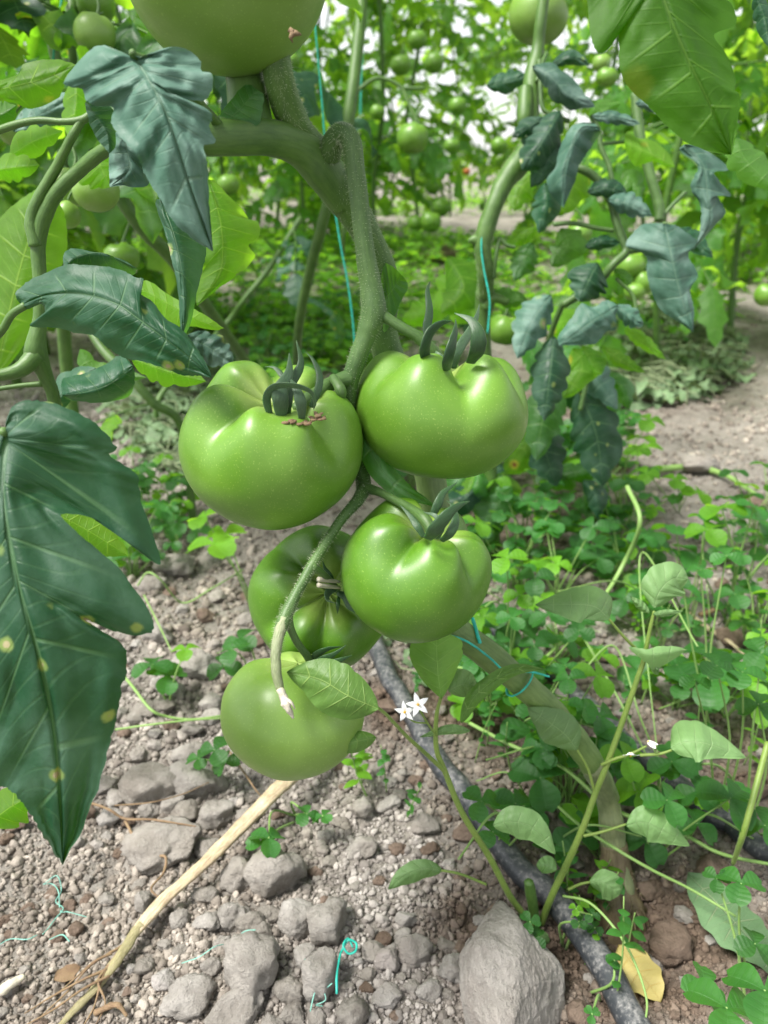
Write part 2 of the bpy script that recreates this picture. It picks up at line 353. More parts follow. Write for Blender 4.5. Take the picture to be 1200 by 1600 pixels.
def tube(mb, pts, rad, seg=10, n=None, flat=1.0, nrm=None, bump=0.0, a=0.5, seed=0, ridges=0, cap=True):
    pts = np.asarray(pts, float)
    n = n or max(6, (len(pts) - 1) * 6)
    rad = np.asarray(rad, float) if np.ndim(rad) else np.full(len(pts), float(rad))
    if len(rad) != len(pts): rad = np.interp(np.linspace(0, 1, len(pts)), np.linspace(0, 1, len(rad)), rad)
    c = crom(pts, n); r = np.maximum(crom(rad[:, None], n)[:, 0], rad.min() * 0.5)
    t = np.gradient(c, axis=0); t /= np.linalg.norm(t, axis=1)[:, None] + 1e-12
    ref = np.array(nrm, float) if nrm is not None else (np.array([0, 0, 1.]) if abs(t[0][2]) < 0.9 else np.array([1., 0, 0]))
    nn = np.zeros_like(t); v = ref - t[0] * ref.dot(t[0]); v /= np.linalg.norm(v); nn[0] = v
    for i in range(1, len(t)):
        v = nn[i - 1] - t[i] * nn[i - 1].dot(t[i]); nn[i] = v / (np.linalg.norm(v) + 1e-12)
    bb = np.cross(t, nn)
    ang = np.arange(seg) * 2 * math.pi / seg
    rr = r[:, None] * np.ones(seg)
    if ridges: rr = rr * (1 + 0.06 * np.cos(ridges * ang)[None, :])
    V = c[:, None, :] + rr[..., None] * (np.cos(ang)[None, :, None] * bb[:, None, :] + flat * np.sin(ang)[None, :, None] * nn[:, None, :])
    if bump:
        k = 0.9 / max(r.max(), 1e-4)
        V = V + (V - c[:, None, :]) * (bump * fbm(V * k + seed * 3.1, seed, 3))[..., None]
    s = np.r_[0, np.cumsum(np.linalg.norm(np.diff(c, axis=0), axis=1))] / max(r.mean(), 1e-5) / 6
    U = np.stack(np.broadcast_arrays((ang / (2 * math.pi))[None, :], s[:, None]), -1)
    k = len(c); V = V.reshape(-1, 3); U = U.reshape(-1, 2); Q = gridq(k, seg, True); T = []
    if cap:
        V = np.vstack([V, c[0] - t[0] * r[0] * 0.3, c[-1] + t[-1] * r[-1] * 0.4]); U = np.vstack([U, [0, 0], [0, s[-1]]])
        i = np.arange(seg); j = (i + 1) % seg
        T = np.vstack([np.stack([j, i, np.full(seg, k * seg)], 1), np.stack([i + (k - 1) * seg, j + (k - 1) * seg, np.full(seg, k * seg + 1)], 1)])
    mb.add(V, Q, T, U, a)
    return c, r, t
def px3(pts):                                  # [(px,py,d)] -> world
    p = np.asarray(pts, float); return P(p[:, 0], p[:, 1], p[:, 2])
def blade(mb, mid, L, Rr, nv=60, nu=12, g=1.2, dL=0.0, dR=0.0, wave=0.0, nl=7, quilt=0.0, a=None, crop=None, seed=0, teeth=1.2, back=False, kl=None, kr=None):
    """leaf from picture outlines at their own depth: mid [(px,py,d)], edges [(px,py)]; dL/dR = how far (m) each edge lies behind the midrib"""
    mid = np.asarray(mid, float); L = np.asarray(L, float); Rr = np.asarray(Rr, float)
    if crop:
        ox, oy, s = crop
        mid = mid.copy(); mid[:, 0] = ox + mid[:, 0] / s; mid[:, 1] = oy + mid[:, 1] / s
        L = np.array([ox, oy]) + L / s; Rr = np.array([ox, oy]) + Rr / s
    L = np.vstack([mid[:1, :2], L, mid[-1:, :2]]); Rr = np.vstack([mid[:1, :2], Rr, mid[-1:, :2]])
    md = crom(mid, 200); md = arclen(md, 400); x = np.linspace(0, 1, 401)
    def lag(kp, E):
        xx = np.linspace(0, 1, nv + 1)
        if kp is None: return xx ** g
        return np.interp(xx * (len(E) - 1), [p[0] for p in kp] + [len(E) - 1], [p[1] for p in kp] + [1])
    ml_, mr_ = [np.stack([np.interp(lag(kp, E), x, md[:, k]) for k in range(3)], 1) for kp, E in ((kl, L), (kr, Rr))]
    el = crom(L, nv); er = crom(Rr, nv)
    rs = np.random.RandomState(seed + 5)
    for e, m in ((el, ml_), (er, mr_)):
        out = e - m[:, :2]; ln = np.linalg.norm(out, axis=1)[:, None] + 1e-6
        jag = vn(np.stack([np.arange(nv + 1) * 0.9, np.full(nv + 1, seed * 1.7), np.zeros(nv + 1)], 1), seed)
        e += out / ln * (jag * teeth)[:, None] * np.minimum(1, ln / 12)
    us = np.linspace(-1, 1, 2 * nu + 1)
    V = []; 
    lm = np.linalg.norm(mid[0, :2] - mid[-1, :2])
    t = np.linspace(0, 1, nv + 1)
    for u in us:
        e, dd, m = (el, dL, ml_) if u < 0 else (er, dR, mr_)
        k = abs(u)
        xy = m[:, :2] * (1 - k) + e * k
        wd = np.linalg.norm(e - m[:, :2], axis=1) / max(lm, 1)
        d = m[:, 2] + dd * k ** 1.3 * np.minimum(1, wd * 3.5)
        d = d + wave * k ** 1.5 * np.sin(t * nl * 2 * math.pi * 0.5 + (1.3 if u > 0 else 0) + seed) * np.minimum(1, wd * 4)
        if quilt:
            cur = t * nl * math.pi + 0.9 * vn(np.stack([t * 3 + seed, 0 * t + (1 if u > 0 else 0) * 7, 0 * t], 1), seed)
            d = d - quilt * .38 * (np.abs(np.sin(cur)) - 0.5) * min(1, k * 3) * (1 - 0.5 * k) * np.minimum(1, wd * 5)
            d = d + quilt * 0.9 * fbm(np.stack([0 * t + u * 1.6 + seed, t * 5.0, 0 * t + seed * .7], 1), seed + 3, 3) * min(1, k * 2.5)
            d = d + quilt * 0.5 * math.exp(-(u / 0.05) ** 2)
        V.append(P(xy[:, 0], xy[:, 1], d))
    V = np.stack(V, 1)
    U = np.stack(np.broadcast_arrays(us[None, :], (t * nl)[:, None]), -1)
    Q = gridq(nv + 1, 2 * nu + 1)
    Vf = V.reshape(-1, 3); nrm = np.cross(Vf[Q[:, 1]] - Vf[Q[:, 0]], Vf[Q[:, 3]] - Vf[Q[:, 0]]).sum(0)
    if (nrm.dot(EYE - Vf.mean(0)) > 0) == back: Q = Q[:, ::-1]
    mb.add(V, Q, None, U, random.random() if a is None else a)
def sl(mb, mid, wd, nl=4, tooth=0.28, dL=0.01, dR=0.01, peak=0.4, asym=0, **kw):
    """simple toothed leaflet: midrib pixels and a half width in pixels"""
    crop = kw.pop('crop', None); mid = np.asarray(mid, float)
    if crop: ox, oy, s = crop; mid = mid.copy(); mid[:, 0] = ox + mid[:, 0] / s; mid[:, 1] = oy + mid[:, 1] / s; wd = wd / s
    c = crom(mid[:, :2], 40); tg = np.gradient(c, axis=0); tg /= np.linalg.norm(tg, axis=1)[:, None]
    pr = np.stack([tg[:, 1], -tg[:, 0]], 1); t = np.linspace(0, 1, 41)
    prof = np.sin(math.pi * t ** (math.log(0.5) / math.log(peak))) ** 0.85
    ed = []
    for s_ in (1, -1):
        saw = ((t * nl + (0.0 if s_ > 0 else 0.35) + 0.3 * np.sin(t * 7 + wd + s_)) % 1.0)
        wv = prof * (1 - tooth + tooth * np.sin(saw * math.pi) ** 0.7 * 1.1) * wd * (1 + s_ * asym)
        ed.append((c + pr * s_ * wv[:, None] + tg * wv[:, None] * 0.35)[1:-1])
    blade(mb, mid, ed[0], ed[1], nv=kw.pop('nv', 36), nu=kw.pop('nu', 6), dL=dL, dR=dR, nl=kw.pop('nlv', nl + 1), teeth=kw.pop('teeth', 0.5), **kw)
def leaflet_geo(L, W, nv=8, nu=3, lobes=3, tooth=0.3, droop=0.3, fold=0.25, wav=0.0, sd=0):
    t = np.linspace(0, 1, nv + 1); us = np.linspace(-1, 1, 2 * nu + 1)
    prof = np.sin(math.pi * np.clip(t, 0, 1) ** 0.72) ** 0.8
    w = W * prof * (1 - tooth * (0.5 + 0.5 * np.cos(t * lobes * 2 * math.pi)))
    X = us[None, :] * w[:, None]; Y = L * t[:, None] + 0.3 * np.abs(X)
    Z = -droop * L * t[:, None] ** 2 - fold * np.abs(X) * (1 - 0.3 * t[:, None]) + wav * W * np.sin(t[:, None] * 9 + sd) * us[None, :] ** 2
    U = np.stack(np.broadcast_arrays(us[None, :], (t * (lobes + 1))[:, None]), -1)
    return np.stack([X, Y, Z + 0 * X], -1).reshape(-1, 3), gridq(nv + 1, 2 * nu + 1), U.reshape(-1, 2)
def frame(d, up=(0, 0, 1)):
    d = np.asarray(d, float); d = d / np.linalg.norm(d); x = np.cross(d, up); 
    if np.linalg.norm(x) < 1e-3: x = np.array([1., 0, 0])
    x /= np.linalg.norm(x); return np.stack([x, d, np.cross(x, d)])      # rows: x, y, z
def compound(ml, ms, base, az, L, rs, droop=0.6, elev=0.3, nv=8, nu=3, pairs=3, size=0.30, wid=0.42, srad=0.0022):
    d = np.array([math.cos(az) * math.cos(elev), math.sin(az) * math.cos(elev), math.sin(elev)])
    pts = [np.asarray(base, float)]
    for k in range(6):
        d = d + np.array([rs.uniform(-.1, .1), rs.uniform(-.1, .1), -droop / 5]); d /= np.linalg.norm(d)
        pts.append(pts[-1] + d * L / 6)
    pts = np.array(pts)
    if ms is not None: tube(ms, pts, [srad, srad * 0.4], seg=5, n=8)
    c = crom(pts, 30); a = rs.rand()
    spots = [(0.35 + 0.5 * (k / max(1, pairs - 1)) if pairs > 1 else 0.5, s) for k in range(pairs) for s in (-1, 1)] + [(1.0, 0)]
    for f, s in spots:
        i = int(f * 29); tg = c[i + 1] - c[i]; tg /= np.linalg.norm(tg)
        sd = np.cross(tg, [0, 0, 1]); sd /= np.linalg.norm(sd) + 1e-9
        dr = tg * (0.5 if s else 1) + sd * s * 0.9 + np.array([0, 0, rs.uniform(-.5, .1)])
        V, Q, U = leaflet_geo(L * size * rs.uniform(.75, 1.15) * (1.25 if s == 0 else 1), L * size * wid * rs.uniform(.8, 1.15), nv, nu, 3, 0.35,
                              rs.uniform(.1, .6), rs.uniform(.1, .5), rs.uniform(0, .5), rs.uniform(0, 6))
        F = frame(dr, up=np.array([rs.uniform(-.4, .4), rs.uniform(-.4, .4), 1]))
        ml.add(c[i] + V @ F, Q, None, U, min(1, max(0, a + rs.uniform(-.2, .2))))

# ================================================================== GROUND
MOIST_SHADE = [(0.165, 0.40, 0.07), (0.06, 0.385, 0.035), (0.13, 0.33, 0.05), (0.22, 0.37, 0.06), (0.0, 0.62, 0.05), (0.12, 0.62, 0.09), (0.3, 0.55, 0.08), (0.62, 1.95, 0.24), (0.30, 1.7, 0.2), (0.2, 1.1, 0.15)]  # damp soil near stem and pipes; far right patch paints shade over dark soil
def moist_shade(x, y):
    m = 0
    for a, b, r in MOIST_SHADE: m = m + np.exp(-(((x - a) ** 2 + (y - b) ** 2) / (r * r)))
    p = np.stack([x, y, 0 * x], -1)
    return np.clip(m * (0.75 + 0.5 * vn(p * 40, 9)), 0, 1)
ys = np.r_[np.linspace(-3, 0.18, 14), 0.2 * np.exp(np.linspace(0, math.log(90 / 0.2), 760) ** 1.0)]
tx = np.linspace(-1, 1, 520); tx = np.sign(tx) * np.abs(tx) ** 1.35
gx = (np.abs(ys)[:, None] * 1.05 + 0.35) * tx[None, :] * 1.0; gy = np.repeat(ys[:, None], 520, 1)
gz = ground_h(gx, gy)
mb = MB(); mb.add(np.stack([gx, gy, gz], -1), gridq(len(ys), 520), None, None, moist_shade(gx, gy).ravel())
g = build(mb, 'ground', 'soil', attr='moist_shade'); tag(g, 'dry grey-brown soil of the vegetable bed', None, kind='structure'); del g['label']

# ------------------------------------------------------------------ stones and gravel
def ico(sub):
    import bmesh
    bm = bmesh.new(); bmesh.ops.create_icosphere(bm, subdivisions=sub, radius=1.0)
    V = np.array([v.co[:] for v in bm.verts]); T = np.array([[v.index for v in f.verts] for f in bm.faces]); bm.free(); return V, T
I0, I1, I3, I4 = ico(1), ico(2), ico(4), ico(5)
def rockshape(V, sd, planes=11, rough=0.07, sm=9.0):
    rs = np.random.RandomState(sd); N = rs.normal(size=(planes, 3)); N /= np.linalg.norm(N, axis=1)[:, None]
    D = rs.uniform(0.55, 0.95, planes); dp = np.maximum(V @ N.T, 1e-3)
    r = np.minimum((D[None] / dp), 1.15); r = -np.log(np.exp(-sm * r).sum(1) + np.exp(-sm * 1.05)) / sm + 0.08
    W = V * r[:, None]
    return W * (1 + rough * fbm(V * 2.2, sd, 4, 0.6) + (0.05 * fbm(V * 7, sd + 5, 3, .6) if len(V) > 500 else 0))[:, None]
ROCKS = []
for k in range(12):
    mb = MB(); mb.add(rockshape(I3[0], 100 + k, 9 + k % 5, 0.13, 34 if k % 2 else 18), None, I3[1]); me = mb.mesh('stone'); ROCKS.append(me)
def mesh_mat(me, key):
    k2 = (me.name, key)
    if k2 not in MC:
        m = me.copy(); m.name = 'stone'; m.materials.append(M[key]); MC[k2] = m
    return MC[k2]
MC = {}
LAND = [('the big leaf tip',100,1350),('the knobbly grey stone',235,1240),('the flat crusted slab',250,1322),('the middle of the straw stalk',340,1370),('the bend of the straw stalk',240,1440),('the pale stone under the thread',387,1520),('the teal knot',540,1510),
 ('the big pale rock',800,1500),('the large smooth grey stone',430,1375),('the brownish gravel stone',465,1445),('the bottom tomato',455,1200),('the curly teal thread',90,1430),('the root end of the straw stalk',100,1580),('the nightshade fork',838,1450),('the yellow leaf',985,1545),
 ('the wilted leaf',1140,1470),('the foot of the tomato stem',970,1430),('the right drip pipe',1080,1260),('the pair of white flowers',645,1105),('the twine loop',810,1070),('the bright clover left of the tomatoes',330,850),('the looping pale stalk',260,1120),('the dark round-leaved clover',240,1040),
 ('the topmost nightshade leaf',1035,915),('the heart-shaped nightshade leaf',1025,1030),('the tall straight clover',1125,1050),('the cut pale stem',1090,750),('the tall bright clover',792,875),('the thick pale weed stem',990,830),('the low dark tomato leaf',935,700),('the leftmost nightshade leaf',630,1370),
 ('the potato-like brown clod',1010,1395),('the left big tomato',424,760),('the half-hidden tomato',410,950),('the big bottom right clover',1150,1560),('the heap of withered weeds',1010,565),('the long nightshade leaf',895,945),('the lone nightshade flower',985,1178),('the upright stem left of the truss',465,500),
 ('the pulled wilting weeds',290,650),('the bright leaf above the left tomato',350,430),('the right big tomato',690,700),('the bent right stem',760,470),('the lower right tomato',648,960),('the grey stick at the right',1120,965)]
USEDL = {}
def near(what, px, py, tail=''):
    n_, lx, ly = min(LAND, key=lambda l: (l[1] - px) ** 2 + ((l[2] - py) * 1.2) ** 2); dx, dy = px - lx, py - ly; ds = math.hypot(dx, dy)
    di = (('lower right of' if dx > 0 else 'lower left of') if dy > 0 else ('upper right of' if dx > 0 else 'upper left of')) if min(abs(dx), abs(dy)) > .45 * max(abs(dx), abs(dy)) else (('right of' if dx > 0 else 'left of') if abs(dx) > abs(dy) else ('below' if dy > 0 else 'above'))
    dw = 'touching the ' if ds < 22 else ('just ' if ds < 60 else ('' if ds < 110 else 'well '))
    return f'{what} {"close" if ds < 22 else dw.strip()} {di} {n_}'.replace('  ', ' ')
PLACED = []
def stone(px, py, wpx, hpx, label, key='rock', name='stone', group='stones lying in the gravel', k=None, sink=0.25):
    q = G(px, py + hpx * 0.15); d = (q - EYE).dot(FWD); sx = wpx / FPX * d / 2; sz = hpx / FPX * d / 2 * 0.95
    o = bpy.data.objects.new(name, mesh_mat(ROCKS[random.randrange(12) if k is None else k], key)); COL.objects.link(o)
    o.scale = (sx * 1.12, (sx + sz) / 2 * 1.05, sz * 1.0); o.rotation_euler = (random.uniform(-.4, .4), random.uniform(-.4, .4), random.uniform(-0.5, 0.5) + random.choice([0, math.pi]))
    o.location = (q[0], q[1] + sz * 0.25, q[2] + sz * (0.75 - sink)); PLACED.append((px, py, (wpx + hpx) / 4))
    tag(o, label, 'stone' if name == 'stone' else 'clod', group)
Z7 = [(470,80,150,140,'large knobbly grey stone behind the straw stalk, below the bottom tomato'),(610,60,150,115,'large rounded grey stone just left of the upper end of the straw stalk'),
(675,165,105,95,'squarish grey stone touching the left side of the straw stalk'),(465,140,62,62,'small grey stone leaning on the front of the knobbly stone'),
(500,240,235,125,'wide flat slab of crusted soil under the dry root twigs'),(370,100,85,70,'grey stone right of the big leaf tip, beside the knobbly stone'),
(590,150,80,80,'rounded clod behind the flat crusted slab'),(735,355,85,125,'upright grey stone right beside the middle of the straw stalk'),
(860,350,145,165,'large smooth grey stone between the straw stalk and the white gravel'),(930,490,110,120,'rounded brownish stone in the middle of the gravel'),
(1030,500,112,135,'grey stone with a flat face right of the brownish one'),(775,640,175,225,'biggest pale stone in the lower gravel with a teal thread over it'),
(735,765,160,95,'broad pale stone at the bottom edge below the threaded one'),(590,730,130,110,'pale round stone at the bottom edge, left of the broad one'),
(665,265,85,65,'small wedge of stone left of the straw stalk, by the slab'),(730,470,85,95,'tilted grey stone pointing up, above the threaded stone'),
(650,490,85,65,'flat grey clod right of the straw stalk bend'),(785,495,70,80,'narrow pointed clod between two grey stones'),(450,430,52,75,'small smooth egg-shaped pebble left of the straw stalk'),
(460,630,62,55,'pale pebble beside the green end of the straw stalk'),(1000,665,105,150,'long pale stone under the pale teal thread'),(900,710,85,75,'pale pebble right of the threaded stone'),
(1100,770,95,105,'pale stone at the bottom edge below the teal knot'),(915,780,85,70,'grey stone at the bottom edge right of the broad one'),(1130,130,65,75,'grey clod at the left edge of the white gravel'),
(1130,255,85,65,'pale crumbly clod in the white gravel'),(540,130,75,65,'dark rounded clod behind the slab, by the knobbly stone'),(330,60,65,65,'round stone close to the big leaf edge'),
(840,460,70,58,'flat pebble below the large smooth stone'),(660,625,50,50,'little round pebble beside the teal thread'),(955,600,70,75,'pale pebble above the long pale stone'),(1160,590,65,65,'pebble right of the teal knot'),
(820,520,60,60,'dark little clod behind the threaded stone'),(700,560,55,60,'round clod left of the threaded stone top'),(560,480,60,55,'clod below the straw stalk bend'),(640,400,70,55,'rough clod beside the straw stalk middle')]
for x, y, a, b, l in Z7: stone(x / 2, 1200 + y / 2, a / 2, b / 2, l)
Z8 = [(100,590,105,95,'pale knobbly stone left of the big rock','rock_pale'),(222,640,80,95,'grey stone pressed against the left side of the big rock','rock'),(70,480,62,60,'round pale pebble above the knobbly stone','rock_pale'),
(60,540,52,52,'small pebble under the round pale one','rock'),(12,610,75,95,'pale stone at the right edge of the teal knot','rock_pale'),(140,700,65,55,'pebble below the knobbly pale stone','rock'),(130,190,85,70,'crumbly white clod under the nightshade stem','rock_pale'),
(818,392,95,68,'smooth brown potato-like clod right of the stem foot','rock_brown'),(1025,340,85,110,'dark brown clod right of the hollow','rock_brown'),(890,560,150,105,'crumbly brown clod above the yellow leaf','rock_brown'),
(760,650,70,60,'brown clod beside the yellow leaf','rock_brown'),(1040,380,100,90,'lower dark clod beside the wilted leaf','rock_brown'),(840,130,110,110,'brown clod behind the stem foot','rock_brown'),(1150,70,85,80,'brown clod next to the right drip pipe','rock_brown'),
(850,620,80,60,'crumbly clod right of the yellow leaf','rock'),(30,380,40,40,'white pebble in the white gravel','rock_pale')]
for x, y, a, b, l, k in Z8: stone(600 + x / 2, 1200 + y / 2, a / 2, b / 2, l, k, 'soil_clod' if 'clod' in l else 'stone', 'clods and pebbles beside the drip pipes')
Z5 = [(550,180,130,95,'large dark stone below the bright clover left of the tomatoes'),(610,490,130,110,'large soil clod left of the bottom tomato'),(500,120,80,60,'rounded clod up the slope left of the big tomato'),(550,572,62,56,'squarish pebble left of the bottom tomato'),
(445,625,85,58,'flat grey pebble right of the big leaf edge'),(680,272,62,46,'small round pebble left of the hidden tomato'),(520,610,70,58,'brown-grey clod beside the creeping weed stalk'),(490,390,85,70,'clod next to the dark clover leaves'),(655,605,60,60,'clod touching the bottom tomato outline'),
(420,650,50,40,'little pebble beside the big leaf'),(590,690,70,50,'rough clod beside the lower clover'),(660,650,60,60,'pebble in the shade of the bottom tomato'),(470,230,90,60,'pale clod above the looping weed stalk')]
for x, y, a, b, l in Z5: stone(x / 2, 800 + y / 2, a / 2, b / 2, l, group='stones lying left of the tomatoes')
for px, py, a, b, l in [(1100,730,70,36,'pale half-buried stone on the soil right of the drooping plant'),(960,730,44,26,'small brown stone behind the clover'),(1180,790,40,25,'stone at the right edge on the far soil'),(690,400,60,26,'flat clod on the next bed behind')]:
    stone(px, py, a, b, l, 'rock_pale' if 'pale' in l else 'rock_brown', group='stones on the far soil')
rs = np.random.RandomState(11); cnt = 0
for _ in range(9000):
    if cnt >= 255: break
    px, py = rs.uniform(-20, 1220), rs.uniform(870, 1610)
    left = px < 560 + (py - 1060) * 0.5
    if not left and rs.rand() > 0.35: continue
    r = min(19, 8 + rs.pareto(2.2) * 5)
    if any((px - a) ** 2 + (py - b) ** 2 < (r + c) ** 2 * 0.95 for a, b, c in PLACED): continue
    if px < 240 and py > 1330 and r > 11: continue
    where = ('left of the straw stalk' if px < 490 - (py - 1210) * 0.9 and py > 1210 else 'in the gravel right of the straw stalk') if left and py > 1210 else ('on the slope left of the tomatoes' if left else ('under the weeds between the drip pipes' if px < 1000 else 'under the weeds at the right'))
    szn = 'larger rounded clod' if r > 11 else ('small clod' if r > 8 else 'little crumb of soil')
    key = rs.choice(['rock', 'rock_pale', 'rock', 'rock_brown']) if left else rs.choice(['rock_brown', 'rock'])
    tone = {'rock': 'grey', 'rock_pale': 'pale', 'rock_brown': 'brown'}[key]
    stone(px, py, r * 2 * rs.uniform(.9, 1.25), r * 2 * rs.uniform(.8, 1.05), near(f'{tone} {szn}', px, py), key, 'soil_clod', 'small clods scattered over the ground'); cnt += 1
# the rest of the gravel: nobody could count it
def crumbs(N, base, pmin, pmax, rough, ymin, alpha, pw=0.75):
    V0, T0 = base; nvt = len(V0)
    var = [rockshape(V0, 300 + k, 8, rough * 1.6, 16) * np.array([1, .8 + .05 * k, .75]) for k in range(8)]
    px = RNG.uniform(-250, 1450, N * 2); py = ymin + (1660 - ymin) * RNG.uniform(0, 1, N * 2) ** pw
    left = px < 560 + (py - 1060) * 0.5
    keep = np.where(left, 1.0, 0.6) > RNG.rand(N * 2); px, py = px[keep][:N], py[keep][:N]; N = len(px)
    r = FWD[None] + RIGHT[None] * ((px - 600) / FPX)[:, None] + UP[None] * ((800 - py) / FPX)[:, None]
    q = EYE + r * (-H / r[:, 2])[:, None]; q[:, 2] = ground_h(q[:, 0], q[:, 1]); d = (q - EYE) @ FWD
    s = np.minimum(pmax, pmin * (1 + RNG.pareto(alpha, N) * 0.6)) / FPX * np.minimum(d, 1.6)
    q[:, 2] += s * 0.25
    A = RNG.normal(size=(N, 4)); A /= np.linalg.norm(A, axis=1)[:, None]; a, b, c, e = A.T
    Rm = np.stack([np.stack([1-2*(c*c+e*e), 2*(b*c-e*a), 2*(b*e+c*a)], -1), np.stack([2*(b*c+e*a), 1-2*(b*b+e*e), 2*(c*e-b*a)], -1), np.stack([2*(b*e-c*a), 2*(c*e+b*a), 1-2*(b*b+c*c)], -1)], 1)
    kk = RNG.randint(0, 8, N); base_v = np.stack(var)[kk] * RNG.uniform(0.7, 1.2, (N, 1, 3))
    V = np.einsum('nij,nkj->nki', Rm, base_v) * s[:, None, None] + q[:, None, :]
    T = (T0[None] + (np.arange(N) * nvt)[:, None, None]).reshape(-1, 3)
    grey = np.clip(0.5 + 0.5 * vn(np.stack([q[:, 0] * 9, q[:, 1] * 9, 0 * q[:, 0]], -1), 4), 0, 1) * np.where(left[keep][:N], 1, 0.3)
    rn = np.stack([np.repeat(RNG.uniform(0, 1, N) ** 1.3, nvt), np.repeat(grey, nvt)], 1); mo = np.repeat(moist_shade(q[:, 0], q[:, 1]), nvt)
    return V.reshape(-1, 3), T, rn, mo
mb = MB(); mos = []; grs = []
for args in ((7000, I1, 4.6, 10, 0.16, 850, 2.6), (15000, I1, 2.8, 7, 0.16, 560, 2.2), (24000, I0, 1.5, 4, 0.12, 430, 2.0), (9000, I1, 2.8, 8, .18, 500, 2.0, 1.7), (9000, I0, 1.6, 4, .12, 400, 2.0, 2.0)):
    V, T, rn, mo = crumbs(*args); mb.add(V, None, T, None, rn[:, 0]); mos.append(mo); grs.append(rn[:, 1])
o = build(mb, 'gravel', 'clod', extra={'moist_shade': np.concatenate(mos), 'grey': np.concatenate(grs)}); tag(o, 'fine crumbly grey-brown soil gravel covering the ground', 'gravel', kind='stuff')

# the big angular rock at the bottom
def big_rock():
    import bmesh
    b = G(800, 1590); d = (b - EYE).dot(FWD)
    pix = [(772,1414,.035),(782,1402,.045),(742,1470,-.03),(714,1496,-.01),(718,1560,-.03),(732,1640,-.02),(878,1660,-.02),(886,1600,-.01),(882,1512,0),(850,1482,0.004),(815,1440,-.002),(803,1490,-.034),(812,1560,-.052),(790,1640,-.075),(752,1500,-.012),(856,1570,-.006),(760,1450,.02),(850,1540,.05),(760,1560,.05)]
    pts = [P(x, y, d + 0.015 + z) for x, y, z in pix]
    bm = bmesh.new()
    for p in pts: bm.verts.new(p)
    bmesh.ops.convex_hull(bm, input=bm.verts)
    for v in [v for v in bm.verts if not v.link_faces]: bm.verts.remove(v)
    bmesh.ops.recalc_face_normals(bm, faces=bm.faces[:]); bmesh.ops.bevel(bm, geom=bm.edges[:], offset=0.0018, segments=1, affect='EDGES')
    bmesh.ops.triangulate(bm, faces=bm.faces[:])
    for _ in range(5):
        es = [e for e in bm.edges if e.calc_length() > 0.0022]
        if not es: break
        bmesh.ops.subdivide_edges(bm, edges=es, cuts=1); bmesh.ops.triangulate(bm, faces=bm.faces[:])
    bm.normal_update()
    V = np.array([v.co[:] for v in bm.verts]); Nn = np.array([v.normal[:] for v in bm.verts]); T = np.array([[v.index for v in f.verts] for f in bm.faces]); bm.free()
    n = fbm(V * 40, 3, 4, 0.6) * 0.0010 - np.abs(vn(V @ np.array([[60, 20, 0], [0, 60, 30], [-50, 0, 60.]]), 8)) * 0.0014 + fbm(V * 420, 4, 2) * .00035 + fbm(V * 300, 6, 2) * 0.0004
    mb = MB(); mb.add(V + Nn * n[:, None], None, T)
    o = build(mb, 'rock', 'rock_pale', origin=b, smooth=False); tag(o, 'big pale angular rock with sharp ridges beside the drip pipe', 'rock')
big_rock()

# ------------------------------------------------------------------ drip pipes
def on_ground(pix, up, n=40):
    a = crom(pix, n); return np.array([G(x, y) + np.array([0, 0, up]) for x, y in a])
def pipe(pix, label, r=0.0097):
    c = on_ground(pix, r * 1.0, 30); c[:, 2] = np.convolve(np.pad(c[:, 2], 10, 'edge'), np.ones(21) / 21, 'valid') + .002
    mb = MB(); tube(mb, c, r, seg=20, n=160, bump=0.008, seed=3); o = build(mb, 'drip_pipe', 'pipe', origin=c[0]); tag(o, label, 'pipe', 'drip irrigation pipes')
pipe([(560,950),(590,1035),(630,1110),(680,1190),(735,1270),(790,1345),(845,1410),(900,1490),(960,1570),(1010,1650)], 'dusty black drip pipe running past the big rock to the bottom edge')
pipe([(700,940),(850,1062),(920,1120),(1000,1195),(1080,1260),(1150,1310),(1240,1370)], 'dusty black drip pipe at the right running under the weeds', 0.0085)

# ================================================================== TOMATOES
def fruit_geo(rx, rz, grooves, dim=0.30, wob=0.015, sd=0, nph=96, nth=56, point=0.0, lobew=0.62, ybulge=None):
    th = np.linspace(0.0, math.pi, nth)[:, None]; ph = np.linspace(0, 2 * math.pi, nph, endpoint=False)[None, :]
    g_ = 0
    for a, dep, wd in grooves:
        dl = (ph - R(a) + math.pi) % (2 * math.pi) - math.pi
        ww = wd * (0.6 + 0.5 * th)
        g_ = g_ - dep * np.exp(-(np.abs(dl) / ww) ** 1.25)
        g_ = g_ + dep * 0.25 * np.exp(-((np.abs(dl) - 2.0 * ww) / ww) ** 2)
    wt = 1.45 * np.exp(-((th - 0.66) / lobew) ** 2) + 0.12 * np.exp(-((th - 1.8) / 0.6) ** 2)
    S = np.sin(th)
    dirs = np.stack([S * np.cos(ph), S * np.sin(ph), np.cos(th) + 0 * ph], -1)
    rr = 1 + g_ * wt + wob * fbm(dirs * 1.6, sd, 2)
    rad = np.abs(S) ** 0.92
    X = rx * rad * np.cos(ph) * rr; Y = rx * rad * np.sin(ph) * rr
    Z = rz * np.cos(th) * (1 + 1.0 * (rr - 1)) + 0 * ph
    Z = Z - dim * rz * np.exp(-(S / 0.42) ** 2) * (th < math.pi / 2) + 0.06 * rz * np.exp(-(S / 0.3) ** 2) * (th > math.pi / 2) * (1 if point <= 0 else 0)
    if point: Z = Z - point * rz * np.exp(-(S / 0.35) ** 2) * (th > math.pi / 2)
    sh = np.exp(-(th / 0.62) ** 2) + 0 * ph
    return np.stack([X, Y, Z], -1).reshape(-1, 3), gridq(nth, nph, True)[:, ::-1], sh.ravel()
def axes(ax):
    z = camdir(*ax); x = RIGHT - z * z.dot(RIGHT); x /= np.linalg.norm(x); return np.stack([x, np.cross(z, x), z])
